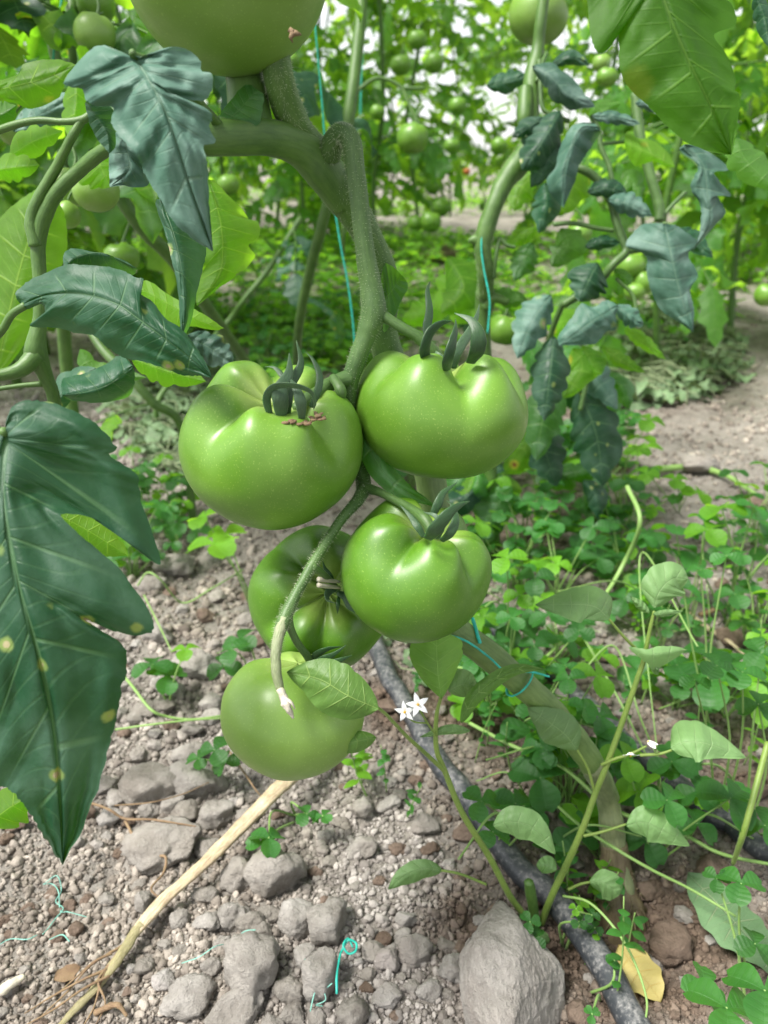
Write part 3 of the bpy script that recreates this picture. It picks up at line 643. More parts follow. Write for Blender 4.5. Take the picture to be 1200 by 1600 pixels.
def tomato(label, px, py, d, rpx, ratio, ax, grooves, key='tomato', group=None, **kw):
    c = P(px, py, d); rx = rpx / FPX * d; V, Q, sh = fruit_geo(rx, rx * ratio, grooves, **kw); F = axes(ax)
    t = thing('green_tomato', label, 'tomato', c, group)
    mb = MB(); mb.add(c + V @ F, Q, None, None, sh); build(mb, 'fruit', key, t, attr='shoulder')
    return t, F, rx
def sepal(t, pts, wpx, key='sepal', flat=0.35):
    pts = px3(pts); w_ = wpx / FPX * 0.4
    mb = MB(); tube(mb, pts, np.array([0.62, 1.0, 0.88, 0.5, 0.06]) * w_ / 2, seg=12, n=26, flat=.22, nrm=-FWD * 0.8 + RIGHT * 0.2, bump=0.08)
    return build(mb, 'sepal', key, t)

gt = 'large green tomatoes of the centre truss'
T1, _, _ = tomato('large ribbed green tomato at the left of the truss, shaggy calyx facing up', 424, 694, .405, 141, .90, (0.22, 1, 0.75),
    [(-132, .17, .24), (-36, .18, .22), (172, .22, .24), (100, .14, .22), (35, .16, .22)], group=gt, dim=.46, lobew=.52, sd=3)
T2, _, _ = tomato('large green tomato right of the stem with a heart-like notch and curled sepals', 690, 641, .42, 136, .80, (0.06, 1, 0.22),
    [(-78, .25, .24), (-150, .14, .25), (-20, .15, .28), (60, .15, .3), (140, .15, .3)], group=gt, dim=.50, sd=8)
T3, _, _ = tomato('ribbed green tomato lower right, hanging over the drip pipes', 648, 889, .408, 117, .93, (0.33, 1, 0.50),
    [(-118, .17, .24), (-42, .18, .20), (165, .18, .24), (90, .14, .22), (25, .12, .22)], 'tomato_dark', gt, dim=.40, lobew=.52, sd=12)
T4, _, _ = tomato('ribbed green tomato half hidden behind the truss stalk, calyx facing the viewer', 503, 935, .467, 113, .92, (0.22, 0.25, 1),
    [(135, .17, .24), (-150, .13, .24), (-98, .10, .2), (60, .10, .3), (-40, .09, .25)], 'tomato_dark', gt, dim=.35, sd=15)
T5, _, _ = tomato('smooth green tomato lowest on the truss, blunt point at its bottom', 457, 1113, .415, 113, .83, (0.12, 1, 0.12),
    [(-65, .07, .4), (-140, .05, .4), (30, .06, .4), (150, .08, .4)], 'tomato_pale', gt, dim=.16, sd=22, point=.10, lobew=1.1)
T6, _, _ = tomato('big green tomato at the top edge seen from below with a brown blossom scar', 352, -62, .352, 162, .92, (0.0, 1, -0.55),
    [(-120, .03, .5), (-30, .04, .5), (60, .05, .4), (160, .05, .4)], 'tomato_pale', None, dim=.2, sd=31, point=.04)
mb = MB(); q = P(459, 52, .327)
for k in range(3):
    a = 2.2 + k * 1.9; tube(mb, [q + camdir(math.cos(a), math.sin(a), .3) * 0.0004, q + camdir(math.cos(a), math.sin(a), 0.05) * 0.0022, q + camdir(math.cos(a + .4), math.sin(a + .4), -.6) * 0.0034], [.0014, .0009, .0003], seg=6, n=6, bump=.4, seed=k)
build(mb, 'blossom_scar', 'dry', T6)
# calyces
S = lambda t, w, *p, key='sepal': sepal(t, [(a, b, c) for a, b, c in p], w, key)
S(T1, 22, (446,655,.372), (446,628,.366), (450,604,.368), (470,570,.372), (463,532,.374), key='sepal')
S(T1, 24, (440,652,.368), (438,625,.362), (440,606,.362), (452,580,.366), (452,552,.370), key='sepal_grey')
S(T1, 17, (472,654,.366), (470,628,.360), (462,606,.360), (452,590,.366), key='sepal_grey')
S(T1, 15, (422,648,.368), (417,622,.362), (430,604,.358), (462,603,.356), (485,612,.358), (492,628,.362), (490,640,.366), key='sepal_grey')
S(T1, 11, (486,636,.368), (497,610,.366), (499,585,.368), (489,562,.372), (478,550,.374))
S(T1, 9, (447,600,.378), (440,586,.380), (428,574,.382), (414,573,.384))
for k, (x, y) in enumerate([(458, 655), (468, 658), (480, 657), (490, 652), (497, 645), (447, 656), (502, 650)]):
    mb = MB(); tube(mb, px3([(x - 6, y - 2, .369), (x, y + 5, .363), (x + 6, y, .366)]), [.0006, .0015, .0004], seg=8, n=10, flat=.5, bump=.9, seed=k); build(mb, 'dry_calyx_scrap', 'dry', T1)
S(T2, 22, (668,567,.387), (664,545,.378), (672,520,.376), (688,506,.378), (706,501,.382))
S(T2, 22, (699,579,.383), (700,562,.376), (706,540,.374), (712,515,.376), (712,498,.380))
S(T2, 24, (735,567,.387), (746,548,.378), (747,522,.374), (735,500,.376), (710,489,.380))
S(T2, 15, (672,540,.41), (667,515,.41), (671,485,.41), (668,455,.412), (672,440,.414))
S(T2, 16, (708,575,.398), (716,548,.395), (733,520,.40), (745,495,.405), (749,475,.41), key='sepal_grey')
S(T2, 14, (684,560,.395), (680,555,.39), (690,560,.388), (700,575,.39), key='sepal_grey')
S(T3, 22, (668,842,.366), (680,828,.360), (696,808,.358), (714,792,.360), (734,783,.364))
S(T3, 15, (676,806,.372), (684,788,.372), (693,770,.374), (714,754,.378))
S(T3, 14, (690,845,.367), (704,832,.362), (712,812,.364), (708,792,.368), (698,782,.370))
S(T3, 12, (662,838,.370), (652,822,.370), (640,805,.374), (624,788,.378))
S(T3, 11, (684,842,.372), (690,822,.366), (680,806,.366), (662,800,.370), key='sepal_grey')
S(T4, 13, (527,926,.425), (538,932,.420), (545,948,.416), (560,960,.414))
S(T4, 15, (525,920,.424), (513,925,.420), (512,938,.417), (528,943,.416), key='sepal_grey')
S(T4, 9, (523,915,.424), (516,900,.420), (508,888,.422), (504,876,.426))
S(T4, 8, (530,930,.424), (528,945,.420), (527,960,.422))
for y in (903, 912):
    mb = MB(); tube(mb, px3([(497, y + 2, .40), (512, y + 4, .405), (531, y + 6, .415)]), [.0014, .0012, .0008], seg=6, n=8); build(mb, 'dry_sepal_tip', 'pale_dry', T4)
S(T5, 13, (486,1034,.388), (496,1022,.384), (512,1014,.382), (534,1010,.384))
S(T5, 12, (488,1036,.388), (505,1030,.382), (522,1022,.382), (541,1008,.384))
S(T5, 13, (490,1040,.388), (508,1038,.381), (530,1032,.380), (550,1024,.384))

# ================================================================== CENTRE PLANT
foot = G(972, 1440)
plant = thing('tomato_plant', 'centre tomato plant with a thick leaning stem that carries the five big green tomatoes', 'tomato plant', foot)
fd = (foot - EYE).dot(FWD)
mb = MB()
main_pts = [(940,1225,fd - .005),(915,1180,.548),(868,1120,.532),(815,1068,.518),(755,1018,.505),(700,975,.496),(692,920,.492),(684,830,.49),(668,730,.485),(632,620,.475),(598,520,.460),(602,440,.448),(582,385,.438),(556,335,.428),(525,290,.418),(494,245,.408),(466,205,.396),(446,160,.384),(434,115,.374),(427,60,.366),(424,-20,.36),(424,-160,.35)]
MR = [.0086,.0092,.0090,.0090,.0093,.0096,.0097,.0097,.0099,.0108,0.0100,.0092,.0088,.0100,.0118,.0112,.0092,.0088,.0084,.0084,.0084,.0084]
tube(mb, px3(main_pts[:9]), MR[:9], seg=22, n=110, bump=.05, seed=2, ridges=3)
build(mb, 'lower_stem', 'stem_low', plant)
mb = MB(); c_main, r_main, t_main = tube(mb, px3(main_pts[8:]), [v * .87 for v in MR[8:]], seg=22, n=180, bump=.05, seed=2, ridges=3)
c_low, r_low, t_low = tube(MB(), px3(main_pts[:9]), MR[:9], seg=6, n=110)
tube(mb, px3([(538,318,.424),(505,268,.410),(475,236,.400),(440,220,.390),(400,213,.380),(350,214,.372),(300,214,.368),(255,222,.375)]), [.0085,.0105,.0098,.0086,.0085,.0085,.008,.007], seg=18, n=60, bump=.05, seed=4, ridges=3)
build(mb, 'upper_stem', 'stem', plant)
mb = MB(); tube(mb, np.vstack([px3([(925,1195,.5515),(948,1240,fd - .004),(957,1290,fd),(962,1345,fd+.002)]), foot + [0, 0, .012]]), [.0087,.0088,.0091,.0096,.0108], seg=22, n=70, bump=.09, seed=6, ridges=3)
build(mb, 'stem_base', 'stem_base', plant)
mb = MB(); tube(mb, np.vstack([px3([(958,1318,fd+.001),(963,1370,fd+.003)]), foot + [0, 0, .006], foot + [0, 0, -.02]]), [.0100,.0124,.0165,.024], seg=26, n=50, bump=.28, seed=7); 
for k in range(46):
    a = random.uniform(0, 6.28); h0 = random.uniform(.004, .04); q = foot + np.array([math.cos(a) * .011, math.sin(a) * .011, h0])
    e = q + np.array([math.cos(a) * random.uniform(.004, .014), math.sin(a) * random.uniform(.004, .014), -random.uniform(.006, .02)])
    tube(mb, [q, (q + e) / 2 + [0, 0, .002], e], [.0009, .0007, .0003], seg=5, n=5)
build(mb, 'rooting_stem_foot', 'stem_foot', plant)
mb = MB()   # truss stalk
c_tr, r_tr, t_tr = tube(mb, px3([(516,245,.402),(520,222,.394),(534,208,.388),(549,222,.386),(556,270,.388),(563,330,.392),(571,400,.396),(580,452,.40),(583,490,.402),(570,530,.404),(555,570,.406),(545,610,.41),(546,660,.42),(556,710,.428),(568,755,.424),(560,780,.410),(533,812,.398),(503,858,.388),(482,893,.382),(462,930,.376),(446,962,.372),(435,995,.368),(431,1025,.366)]),
    [.0055,.0056,.0052,.0050,.0048,.0047,.005,.0060,.0066,.0050,.0048,.0046,.0044,.0042,.0042,.0034,.0027,.0025,.0026,.0026,.0033,.0027,.0022], seg=16, n=240, bump=.05, seed=9)
tube(mb, px3([(583,485,.402),(605,498,.402),(628,512,.402),(650,524,.403),(668,540,.405),(690,566,.408)]), [.0048,.0031,.0028,.0030,.0035,.003], seg=12, n=40, bump=.05)
tube(mb, px3([(545,592,.407),(528,596,.404),(512,602,.400),(498,612,.392),(480,622,.384),(462,640,.382)]), [.005,.0040,.0036,.0032,.0030,.003], seg=12, n=40, bump=.05)
tube(mb, px3([(566,762,.42),(590,768,.412),(618,782,.402),(645,797,.392),(664,812,.384),(678,838,.380)]), [.0036,.0024,.0022,.0025,.0030,.0026], seg=12, n=40, bump=.05)
tube(mb, px3([(486,885,.382),(500,893,.390),(514,905,.41),(527,922,.43)]), [.0030,.0020,.0017,.002], seg=10, n=24)
tube(mb, px3([(447,960,.372),(454,982,.374),(465,1005,.378),(480,1025,.384),(490,1042,.394)]), [.0032,.0020,.0019,.002,.0026], seg=10, n=30)
tube(mb, px3([(520,590,.398),(527,600,.394),(533,612,.392),(536,626,.394)]), [.0024,.0026,.003,.001], seg=8, n=12)
build(mb, 'truss_stalk', 'stem_dark', plant)
mb = MB(); tube(mb, px3([(444,966,.371),(435,993,.3675),(431,1022,.3655),(432,1050,.364),(436,1070,.364),(440,1084,.364)]), [.0028,.0026,.0025,.0024,.0021,.0014], seg=12, n=30, bump=.06)
build(mb, 'pale_stalk_end', 'pale_green', plant)
mb = MB(); tube(mb, px3([(437,1076,.363),(444,1092,.362),(449,1104,.361),(458,1122,.362)]), [.0016,.0018,.0021,.0006], seg=9, n=20, bump=.35, seed=5)
tube(mb, px3([(444,1090,.361),(455,1098,.359),(461,1108,.360)]), [.001,.0008,.0003], seg=5, n=8)
build(mb, 'dry_tip', 'pale_dry', plant)
# stem hairs: fine pale fuzz
mb = MB()
def hairs(c, r, t, n, ln, lo=0.0, hi=1.0):
    k = len(c)
    for _ in range(n):
        i = random.randrange(int(lo * k), max(int(lo * k) + 1, int(hi * k) - 1)); a = random.uniform(0, 6.283); x = np.cross(t[i], [0.3, .5, .8]); x /= np.linalg.norm(x); y = np.cross(t[i], x)
        o_ = x * math.cos(a) + y * math.sin(a); q = c[i] + o_ * r[i] * .97; l = random.uniform(.4, 1) * ln; w_ = .000055; s_ = np.cross(o_, t[i]) * w_; e = q + o_ * l + t[i] * random.uniform(-.3, .3) * l + np.array([0, 0, -.2 * l])
        mb.add(np.array([q + s_, q - s_, q + t[i] * w_ * 1.7, e]), None, [[0, 1, 3], [1, 2, 3], [2, 0, 3]])
hairs(c_main, r_main, t_main, 4200, .0026, 0, 1); hairs(c_tr, r_tr, t_tr, 3600, .0022)
o = build(mb, 'stem_hair', 'hair', plant); o['kind'] = 'stuff'
def leafpart(parent, key, fn, name='leaf', label=None):
    mb = MB(); fn(mb); o = build(mb, name, key, parent)
    if label: o['label'] = label
    return o
# curled leaf stub on the stem at (610,440) and cut stub in the fork
leafpart(plant, 'leaf_mid', lambda m: blade(m, [(598,470,.445),(612,455,.44),(622,440,.438),(630,432,.436)], [(596,430),(602,412),(612,415),(625,428)], [(600,520),(618,490),(630,465),(637,445)], nv=24, nu=6, dL=-.006, dR=.004, teeth=1.5), label='curled torn leaf scrap on the thick stem')
mb = MB(); tube(mb, px3([(392,212,.385),(388,170,.384),(384,130,.383),(380,95,.382)]), [.012, .0105, .0098, .009], seg=14, n=30, bump=.05); build(mb, 'side_shoot_stub', 'stem', plant)
leafpart(plant, 'leaf_mid', lambda m: blade(m, [(402,140,.372),(380,165,.368),(358,185,.366),(340,198,.366)], [(385,132),(365,150),(345,178)], [(413,150),(410,170),(404,195),(370,198)], nv=24, nu=6, dL=.004, dR=.004), label='small dark leaf scrap in the fork of the stem')
leafpart(plant, 'leaf_mid', lambda m: sl(m, [(566,652,.418),(580,705,.412),(615,755,.412),(682,792,.42)], 20, nl=2, tooth=.1, quilt=.002), label='narrow curled leaf squeezed between the upper tomatoes')
# leaves of the centre plant
C1 = (0, 0, 3.3333)
leafpart(plant, 'leaf_grey', lambda m: blade(m, [(700,290,.292),(790,440,.286),(870,600,.286),(930,780,.290),(1000,1000,.298),(1110,1310,.312)],
    [(600,262),(540,235),(455,270),(335,420),(375,455),(430,465),(450,520),(495,552),(590,560),(580,640),(640,730),(710,800),(735,860),(760,920),(830,1030),(900,1150),(1000,1240)],
    [(790,300),(850,252),(960,250),(1040,312),(1050,370),(1102,385),(1102,470),(1065,522),(955,520),(1060,556),(1107,605),(1090,668),(1125,740),(1062,762),(1080,850),(1085,950),(1092,1100)],
    nv=130, nu=16, kl=[(0,0),(4,.02),(6,.04),(9,.12),(12,.28),(15,.5)], kr=[(0,0),(4,.03),(6,.06),(9,.14),(12,.22),(14,.36)], dL=.014, dR=.010, wave=.002, nl=8, quilt=.005, crop=C1, seed=1, teeth=1.6), label='large grey-green drooping leaf left of the top tomato')
mb = MB(); tube(mb, px3([(352,205,.372),(300,150,.34),(250,105,.305),(212,88,.293),(206,80,.290)]), [.0022, .002, .0018, .0012], seg=8, n=24); build(mb, 'leaf_stalk', 'stem', plant)
leafpart(plant, 'leaf_dark', lambda m: blade(m, [(250,310,.365),(272,370,.36),(285,430,.358),(290,480,.358),(283,545,.36)], [(243,318),(258,365),(268,405),(277,445),(281,500)], [(305,330),(322,385),(318,415),(308,455),(298,505),(287,528)], nv=50, nu=8, dL=.02, dR=.025, nl=7, quilt=.002, seed=4), label='dark curled leaf hanging vertically above the left tomato')
leafpart(plant, 'leaf_dark', lambda m: blade(m, [(450,520,.345),(510,620,.35),(560,700,.352),(570,800,.355)], [(445,560),(480,680),(520,740)], [(580,560),(600,650),(600,760)], nv=24, nu=6, crop=C1, dL=.01, dR=.01), label='dark folded leaflet behind the grey-green leaf')
leafpart(plant, 'leaf_grey', lambda m: blade(m, [(640,690,.36),(660,780,.36),(670,880,.36),(575,975,.362)], [(580,700),(565,800),(570,900),(570,960)], [(740,780),(760,880),(775,960),(690,975),(640,965)], nv=30, nu=6, crop=C1, quilt=.004, nl=5, dL=.01, dR=.01, wave=.004), label='crumpled greyish leaflet behind the drooping leaf')
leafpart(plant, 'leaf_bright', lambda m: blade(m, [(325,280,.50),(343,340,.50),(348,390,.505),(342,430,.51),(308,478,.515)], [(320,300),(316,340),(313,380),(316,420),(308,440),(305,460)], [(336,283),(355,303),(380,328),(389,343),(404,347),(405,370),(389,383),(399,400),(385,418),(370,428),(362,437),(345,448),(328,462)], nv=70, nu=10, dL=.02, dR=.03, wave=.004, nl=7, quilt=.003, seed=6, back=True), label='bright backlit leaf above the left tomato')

# ================================================================== LEFT PLANT
lf = G(70, 1230)
left = thing('tomato_plant', 'tomato plant at the left edge with a forked dark stem and the huge foreground leaf', 'tomato plant', lf)
mb = MB()
tube(mb, px3([(255,190,.42),(205,212,.43),(165,234,.44),(125,265,.45),(90,300,.455),(68,340,.46),(60,385,.465),(62,440,.47),(62,500,.475),(56,550,.48),(72,590,.49),(86,640,.50),(92,800,.53),(84,1000,.58)]), [.0038,.0038,.0040,.0041,.0042,.0047,.0043,.0040,.0042,.0068,.0046,.0042,.005,.006], seg=16, n=160, bump=.06, seed=12)
tube(mb, np.vstack([px3([(92,800,.53),(84,1000,.58)]), lf]), [.006,.007,.008], seg=14, n=30)
tube(mb, px3([(128,187,.44),(112,215,.442),(88,262,.45),(62,308,.455),(50,345,.46),(56,385,.463)]), [.0022,.0026,.003,.0034,.0042,.004], seg=12, n=50, bump=.06)
tube(mb, px3([(-30,215,.45),(20,196,.445),(60,188,.442),(100,190,.44),(132,186,.44),(150,165,.44)]), [.0022,.0022,.002,.0019,.0024,.001], seg=10, n=40)
tube(mb, px3([(58,555,.48),(30,578,.475),(-10,588,.47),(-60,590,.465)]), [.0065,.0048,.0035,.003], seg=12, n=30, bump=.06)
tube(mb, px3([(66,600,.49),(30,603,.488),(-30,612,.485)]), [.002,.0016,.0016], seg=8, n=16)
build(mb, 'main_stem', 'stem', left)
mb = MB(); tube(mb, px3([(-40,560,.40),(0,520,.385),(18,492,.38),(40,477,.378)]), [.002,.002,.002,.002], seg=8, n=20); tube(mb, px3([(-70,690,.33),(-30,680,.315),(8,675,.30)]), [.0022,.002,.002], seg=8, n=14); tube(mb, px3([(-70,690,.33),(-90,640,.40),(-60,590,.465)]), [.0022,.0025,.003], seg=8, n=14); build(mb, 'leaf_stalk', 'stem', left)
C4 = (0, 380, 3.3333)
leafpart(left, 'leaf_dark', lambda m: blade(m, [(110,320,.378),(250,268,.366),(420,262,.358),(600,312,.352),(720,392,.350),(850,490,.350),(980,590,.352),(1105,702,.356)],
    [(85,285),(90,245),(160,190),(250,150),(345,112),(450,112),(560,122),(640,142),(705,178),(748,190),(705,245),(790,300),(860,390),(950,450),(1020,540),(1075,630)],
    [(135,345),(215,320),(230,370),(155,430),(300,443),(400,470),(490,482),(560,542),(650,600),(750,618),(850,650),(950,688),(1040,690)],
    nv=120, nu=14, g=1.1, dL=.022, dR=.022, wave=.004, nl=8, quilt=.0035, crop=C4, seed=9), label='dark green leaf arching across above the big foreground leaf')
leafpart(left, 'leaf_dark', lambda m: blade(m, [(8,675,.300),(5,760,.292),(15,850,.288),(38,945,.288),(68,1050,.292),(86,1150,.300),(94,1250,.310),(98,1352,.322)],
    [(-20,650),(-80,690),(-150,760),(-165,860),(-110,930),(-60,960),(-90,1010),(-110,1080),(-60,1150),(-25,1190),(-12,1222),(15,1235),(40,1260),(70,1310)],
    [(10,655),(24,632),(62,626),(112,640),(152,664),(182,700),(172,712),(213,742),(222,785),(252,880),(200,848),(150,812),(96,803),(116,828),(156,862),(196,900),(240,972),(222,993),(178,986),(134,968),(160,986),(194,1010),(199,1048),(190,1075),(182,1120),(172,1160),(152,1235),(130,1292)],
    nv=200, nu=22, kl=[(0,0),(4,.06),(10,.45)], kr=[(0,0),(4,.01),(10,.02),(13,.12),(15,.20),(17,.27),(20,.36),(23,.5)], dL=.020, dR=.022, wave=.0015, nl=9, quilt=.0055, seed=3, teeth=2.6), label='huge dark blue-green leaf filling the lower left foreground')
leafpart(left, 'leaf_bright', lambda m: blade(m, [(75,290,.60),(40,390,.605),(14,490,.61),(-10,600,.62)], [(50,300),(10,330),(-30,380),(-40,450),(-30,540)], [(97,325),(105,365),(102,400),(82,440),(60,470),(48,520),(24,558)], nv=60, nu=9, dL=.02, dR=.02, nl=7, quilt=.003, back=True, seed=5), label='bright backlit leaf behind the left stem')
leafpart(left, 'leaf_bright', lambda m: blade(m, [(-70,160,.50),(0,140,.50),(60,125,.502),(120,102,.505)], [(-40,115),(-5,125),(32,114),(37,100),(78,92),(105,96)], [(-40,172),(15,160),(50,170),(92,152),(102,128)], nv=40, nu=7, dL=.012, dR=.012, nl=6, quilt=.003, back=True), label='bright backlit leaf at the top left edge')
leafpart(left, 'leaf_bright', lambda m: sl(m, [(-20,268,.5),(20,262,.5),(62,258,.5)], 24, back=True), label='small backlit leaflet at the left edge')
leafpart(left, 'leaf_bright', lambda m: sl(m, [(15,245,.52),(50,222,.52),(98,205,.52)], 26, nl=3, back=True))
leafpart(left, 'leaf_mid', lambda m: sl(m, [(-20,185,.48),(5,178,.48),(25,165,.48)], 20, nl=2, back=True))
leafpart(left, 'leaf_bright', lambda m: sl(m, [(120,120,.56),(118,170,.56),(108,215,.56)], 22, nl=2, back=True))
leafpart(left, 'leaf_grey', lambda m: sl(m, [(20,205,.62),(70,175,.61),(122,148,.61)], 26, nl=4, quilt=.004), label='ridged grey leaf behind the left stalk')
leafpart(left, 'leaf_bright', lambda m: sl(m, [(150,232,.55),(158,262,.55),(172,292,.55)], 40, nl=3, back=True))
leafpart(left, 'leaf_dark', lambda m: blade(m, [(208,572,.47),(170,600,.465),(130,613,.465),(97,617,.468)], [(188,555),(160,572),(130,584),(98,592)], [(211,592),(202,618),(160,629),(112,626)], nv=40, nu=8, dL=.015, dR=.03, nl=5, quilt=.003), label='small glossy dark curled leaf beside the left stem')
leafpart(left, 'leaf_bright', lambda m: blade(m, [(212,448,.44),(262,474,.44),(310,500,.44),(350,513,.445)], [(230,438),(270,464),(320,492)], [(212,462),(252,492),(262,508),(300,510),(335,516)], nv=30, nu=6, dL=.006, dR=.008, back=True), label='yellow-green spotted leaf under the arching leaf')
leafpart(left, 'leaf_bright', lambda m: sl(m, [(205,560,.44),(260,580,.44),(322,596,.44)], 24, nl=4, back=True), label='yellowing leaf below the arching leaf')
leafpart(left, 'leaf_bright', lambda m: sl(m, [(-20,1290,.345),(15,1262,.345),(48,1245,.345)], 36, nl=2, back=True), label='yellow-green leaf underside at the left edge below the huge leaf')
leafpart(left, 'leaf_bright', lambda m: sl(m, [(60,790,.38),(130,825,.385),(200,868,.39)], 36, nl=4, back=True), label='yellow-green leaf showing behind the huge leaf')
leafpart(left, 'leaf_dark', lambda m: sl(m, [(75,650,.55),(110,600,.55),(150,575,.55)], 22, nl=3))
leafpart(left, 'leaf_mid', lambda m: sl(m, [(125,545,.6),(150,580,.6),(230,590,.6)], 18, nl=3, back=True))
leafpart(left, 'leaf_grey', lambda m: sl(m, [(290,525,.52),(330,545,.52),(366,572,.525)], 26, nl=4, quilt=.004), label='ridged grey leaf touching the left tomato')
leafpart(left, 'leaf_dark', lambda m: blade(m, [(100,420,.38),(120,402,.385),(160,395,.39),(215,420,.392)], [(100,395),(120,388),(158,398),(190,405)], [(115,425),(160,425),(205,430)], nv=30, nu=6, dL=.01, dR=.01))

def gtom(label, px, py, rpx, d, group=None, key='tomato', n=0, red=False):
    t, _, _ = tomato(label, px, py, d, rpx, random.uniform(.82, .95), (random.uniform(-.3, .3), 1, random.uniform(.0, .4)), [(random.uniform(0, 360), .06, .4) for _ in range(5)], 'tomato_red' if red else key, group, dim=.2, nph=32, nth=22, sd=random.randrange(99))
    c = P(px, py, d); rx = rpx / FPX * d
    mb = MB()
    for k in range(5):
        a = k * 1.257 + random.random(); z = UP * 0.8 - FWD * 0.3; e = RIGHT * math.cos(a) + FWD * math.sin(a)
        tube(mb, [c + UP * rx * .62, c + UP * rx * .86 + e * rx * .3, c + UP * rx * .85 + e * rx * .62], [rx * .05, rx * .10, rx * .02], seg=5, n=6, flat=.3)
    build(mb, 'calyx', 'sepal', t)
    mb = MB(); tube(mb, [c + UP * rx * .6, c + UP * rx * 1.3 + RIGHT * rx * .2, c + UP * rx * 2.0 + RIGHT * rx * random.uniform(-.4, .8)], [rx * .09, rx * .08, rx * .08], seg=6, n=8); build(mb, 'pedicel', 'stem', t)
    return t
gl = 'tomatoes on the left-hand plants'
gtom('pale green tomato behind the left stem, rightmost of three hanging together', 150, 298, 36, .62, gl, 'tomato_pale')
gtom('green tomato behind the left stem, middle of three hanging together', 112, 292, 33, .66, gl, 'tomato_pale')
gtom('small green tomato lowest of three behind the left stem', 104, 335, 22, .64, gl, 'tomato_pale')
gtom('pale green tomato hanging low behind the arching leaf', 190, 403, 28, 1.05, gl)
gtom('pale tomato at the top left, partly behind the grey-green leaf', 148, 52, 32, .75, gl, 'tomato_pale')
gtom('green tomato at the top edge left of the big blurred tomato', 150, 5, 30, .85, gl)
gtom('small green tomato right of the grey-green leaf', 356, 288, 18, 1.5, gl)
gtom('pale tomato in the upper left corner beside the twine', 20, 205, 22, .8, gl, 'tomato_pale')

def post_plant(label, pts, rad, key='stem', leaves=0, fr=(0, .6), Ls=.3, seed=0, d0=0, group=None):
    """background stem from picture points down to the ground, with compound leaves"""
    a = px3(pts); base = a[-1].copy(); base[2] = float(ground_h(base[0], base[1])) - .005; a = np.vstack([a, base])
    t = thing('tomato_plant', label, 'tomato plant', base, group)
    mb = MB(); c, r, _ = tube(mb, a, rad, seg=12, n=70, bump=.06, seed=seed); build(mb, 'main_stem', key, t)
    rs = np.random.RandomState(seed)
    for k in range(leaves):
        m1, m2 = MB(), MB(); i = int(len(c) * rs.uniform(*fr))
        compound(m1, m2, c[i], rs.uniform(0, 6.28), Ls * rs.uniform(.7, 1.1), rs, nv=14, nu=4, elev=rs.uniform(-.1, .5), srad=.0018)
        lo = build(m1, 'leaf', rs.choice(['leaf_mid', 'leaf_bright', 'leaf_mid', 'leaf_dark']), t); m = build(m2, 'leaf_stalk', 'stem', lo)
    return t
post_plant('slim upright tomato plant behind the left fork, teal twine wound beside it', [(112,-260,.88),(112,-20,.86),(115,60,.86),(117,110,.87),(100,250,.90),(95,420,.95),(110,620,1.05)], [.006,.0075,.0075,.008,.008,.008,.009,.009], leaves=16, fr=(0,.5), Ls=.30, seed=41)
post_plant('tomato plant whose pale stem leans down to the right behind the left leaves', [(60,-60,.9),(90,100,.85),(150,240,.80),(190,310,.80),(225,360,.83),(270,405,.88),(320,475,.98),(380,560,1.15),(430,640,1.35)], [.006,.006,.0065,.0075,.0085,.0075,.0075,.007,.007], leaves=5, fr=(0,.25), Ls=.22, seed=42)
post_plant('thin tomato stem standing behind the fork of the centre plant', [(580,-200,1.0),(566,-10,1.0),(558,80,1.0),(545,180,1.0),(525,265,1.02),(505,345,1.05),(480,440,1.12),(466,520,1.2),(463,600,1.4)], [.0065,.0075,.008,.0085,.0075,.0075,.007,.007,.006], leaves=3, fr=(0,.15), Ls=.2, seed=43)
post_plant('slender stem leaning right behind the left tomato', [(470,340,1.6),(420,420,1.6),(380,470,1.6),(350,510,1.62),(250,620,1.5)], [.006,.006,.006,.006,.005], leaves=2, fr=(0,.4), Ls=.2, seed=44)
post_plant('slender stem lying low left of the left tomato', [(120,480,1.1),(160,545,1.08),(205,590,1.05),(240,630,1.06),(285,672,1.1)], [.006,.0065,.0065,.006,.006], leaves=1, Ls=.2, seed=45)

# ================================================================== RIGHT PLANT
C3 = (700, 60, 2.6667)
def c3(p): return [(700 + x / 2.6667, 60 + y / 2.6667, d) for x, y, d in p]
rbase = PZ(772, 880, 0)
right = thing('tomato_plant', 'tomato plant right of the centre with an S-bent hairy stem and many drooping grey-green leaves', 'tomato plant', rbase)
mb = MB()
cR, rR, tR = tube(mb, np.vstack([px3(c3([(430,-420,.84),(390,-100,.85),(375,40,.86),(350,180,.86),(345,330,.86),(335,450,.86),(290,530,.86),(235,600,.86),(195,690,.86),(160,790,.865),(145,870,.87),(155,960,.88),(158,1060,.90),(145,1180,.93)])), rbase]), [.006,.0065,.007,.0095,.009,.011,.0125,.0110,.0095,.010,.0095,.0092,.0092,.009,.010], seg=16, n=170, bump=.06, seed=21)
tube(mb, px3(c3([(325,210,.855),(322,260,.853),(318,330,.852),(315,370,.855)])), [.0078,.0085,.008,.006], seg=14, n=20, bump=.05)
tube(mb, px3(c3([(140,850,.87),(110,840,.867),(85,845,.866)])), [.008,.006,.002], seg=10, n=12)
tube(mb, px3(c3([(160,1120,.91),(190,1080,.9),(250,1100,.9)])), [.008,.006,.004], seg=10, n=12)
build(mb, 'main_stem', 'stem', right)
mb = MB()
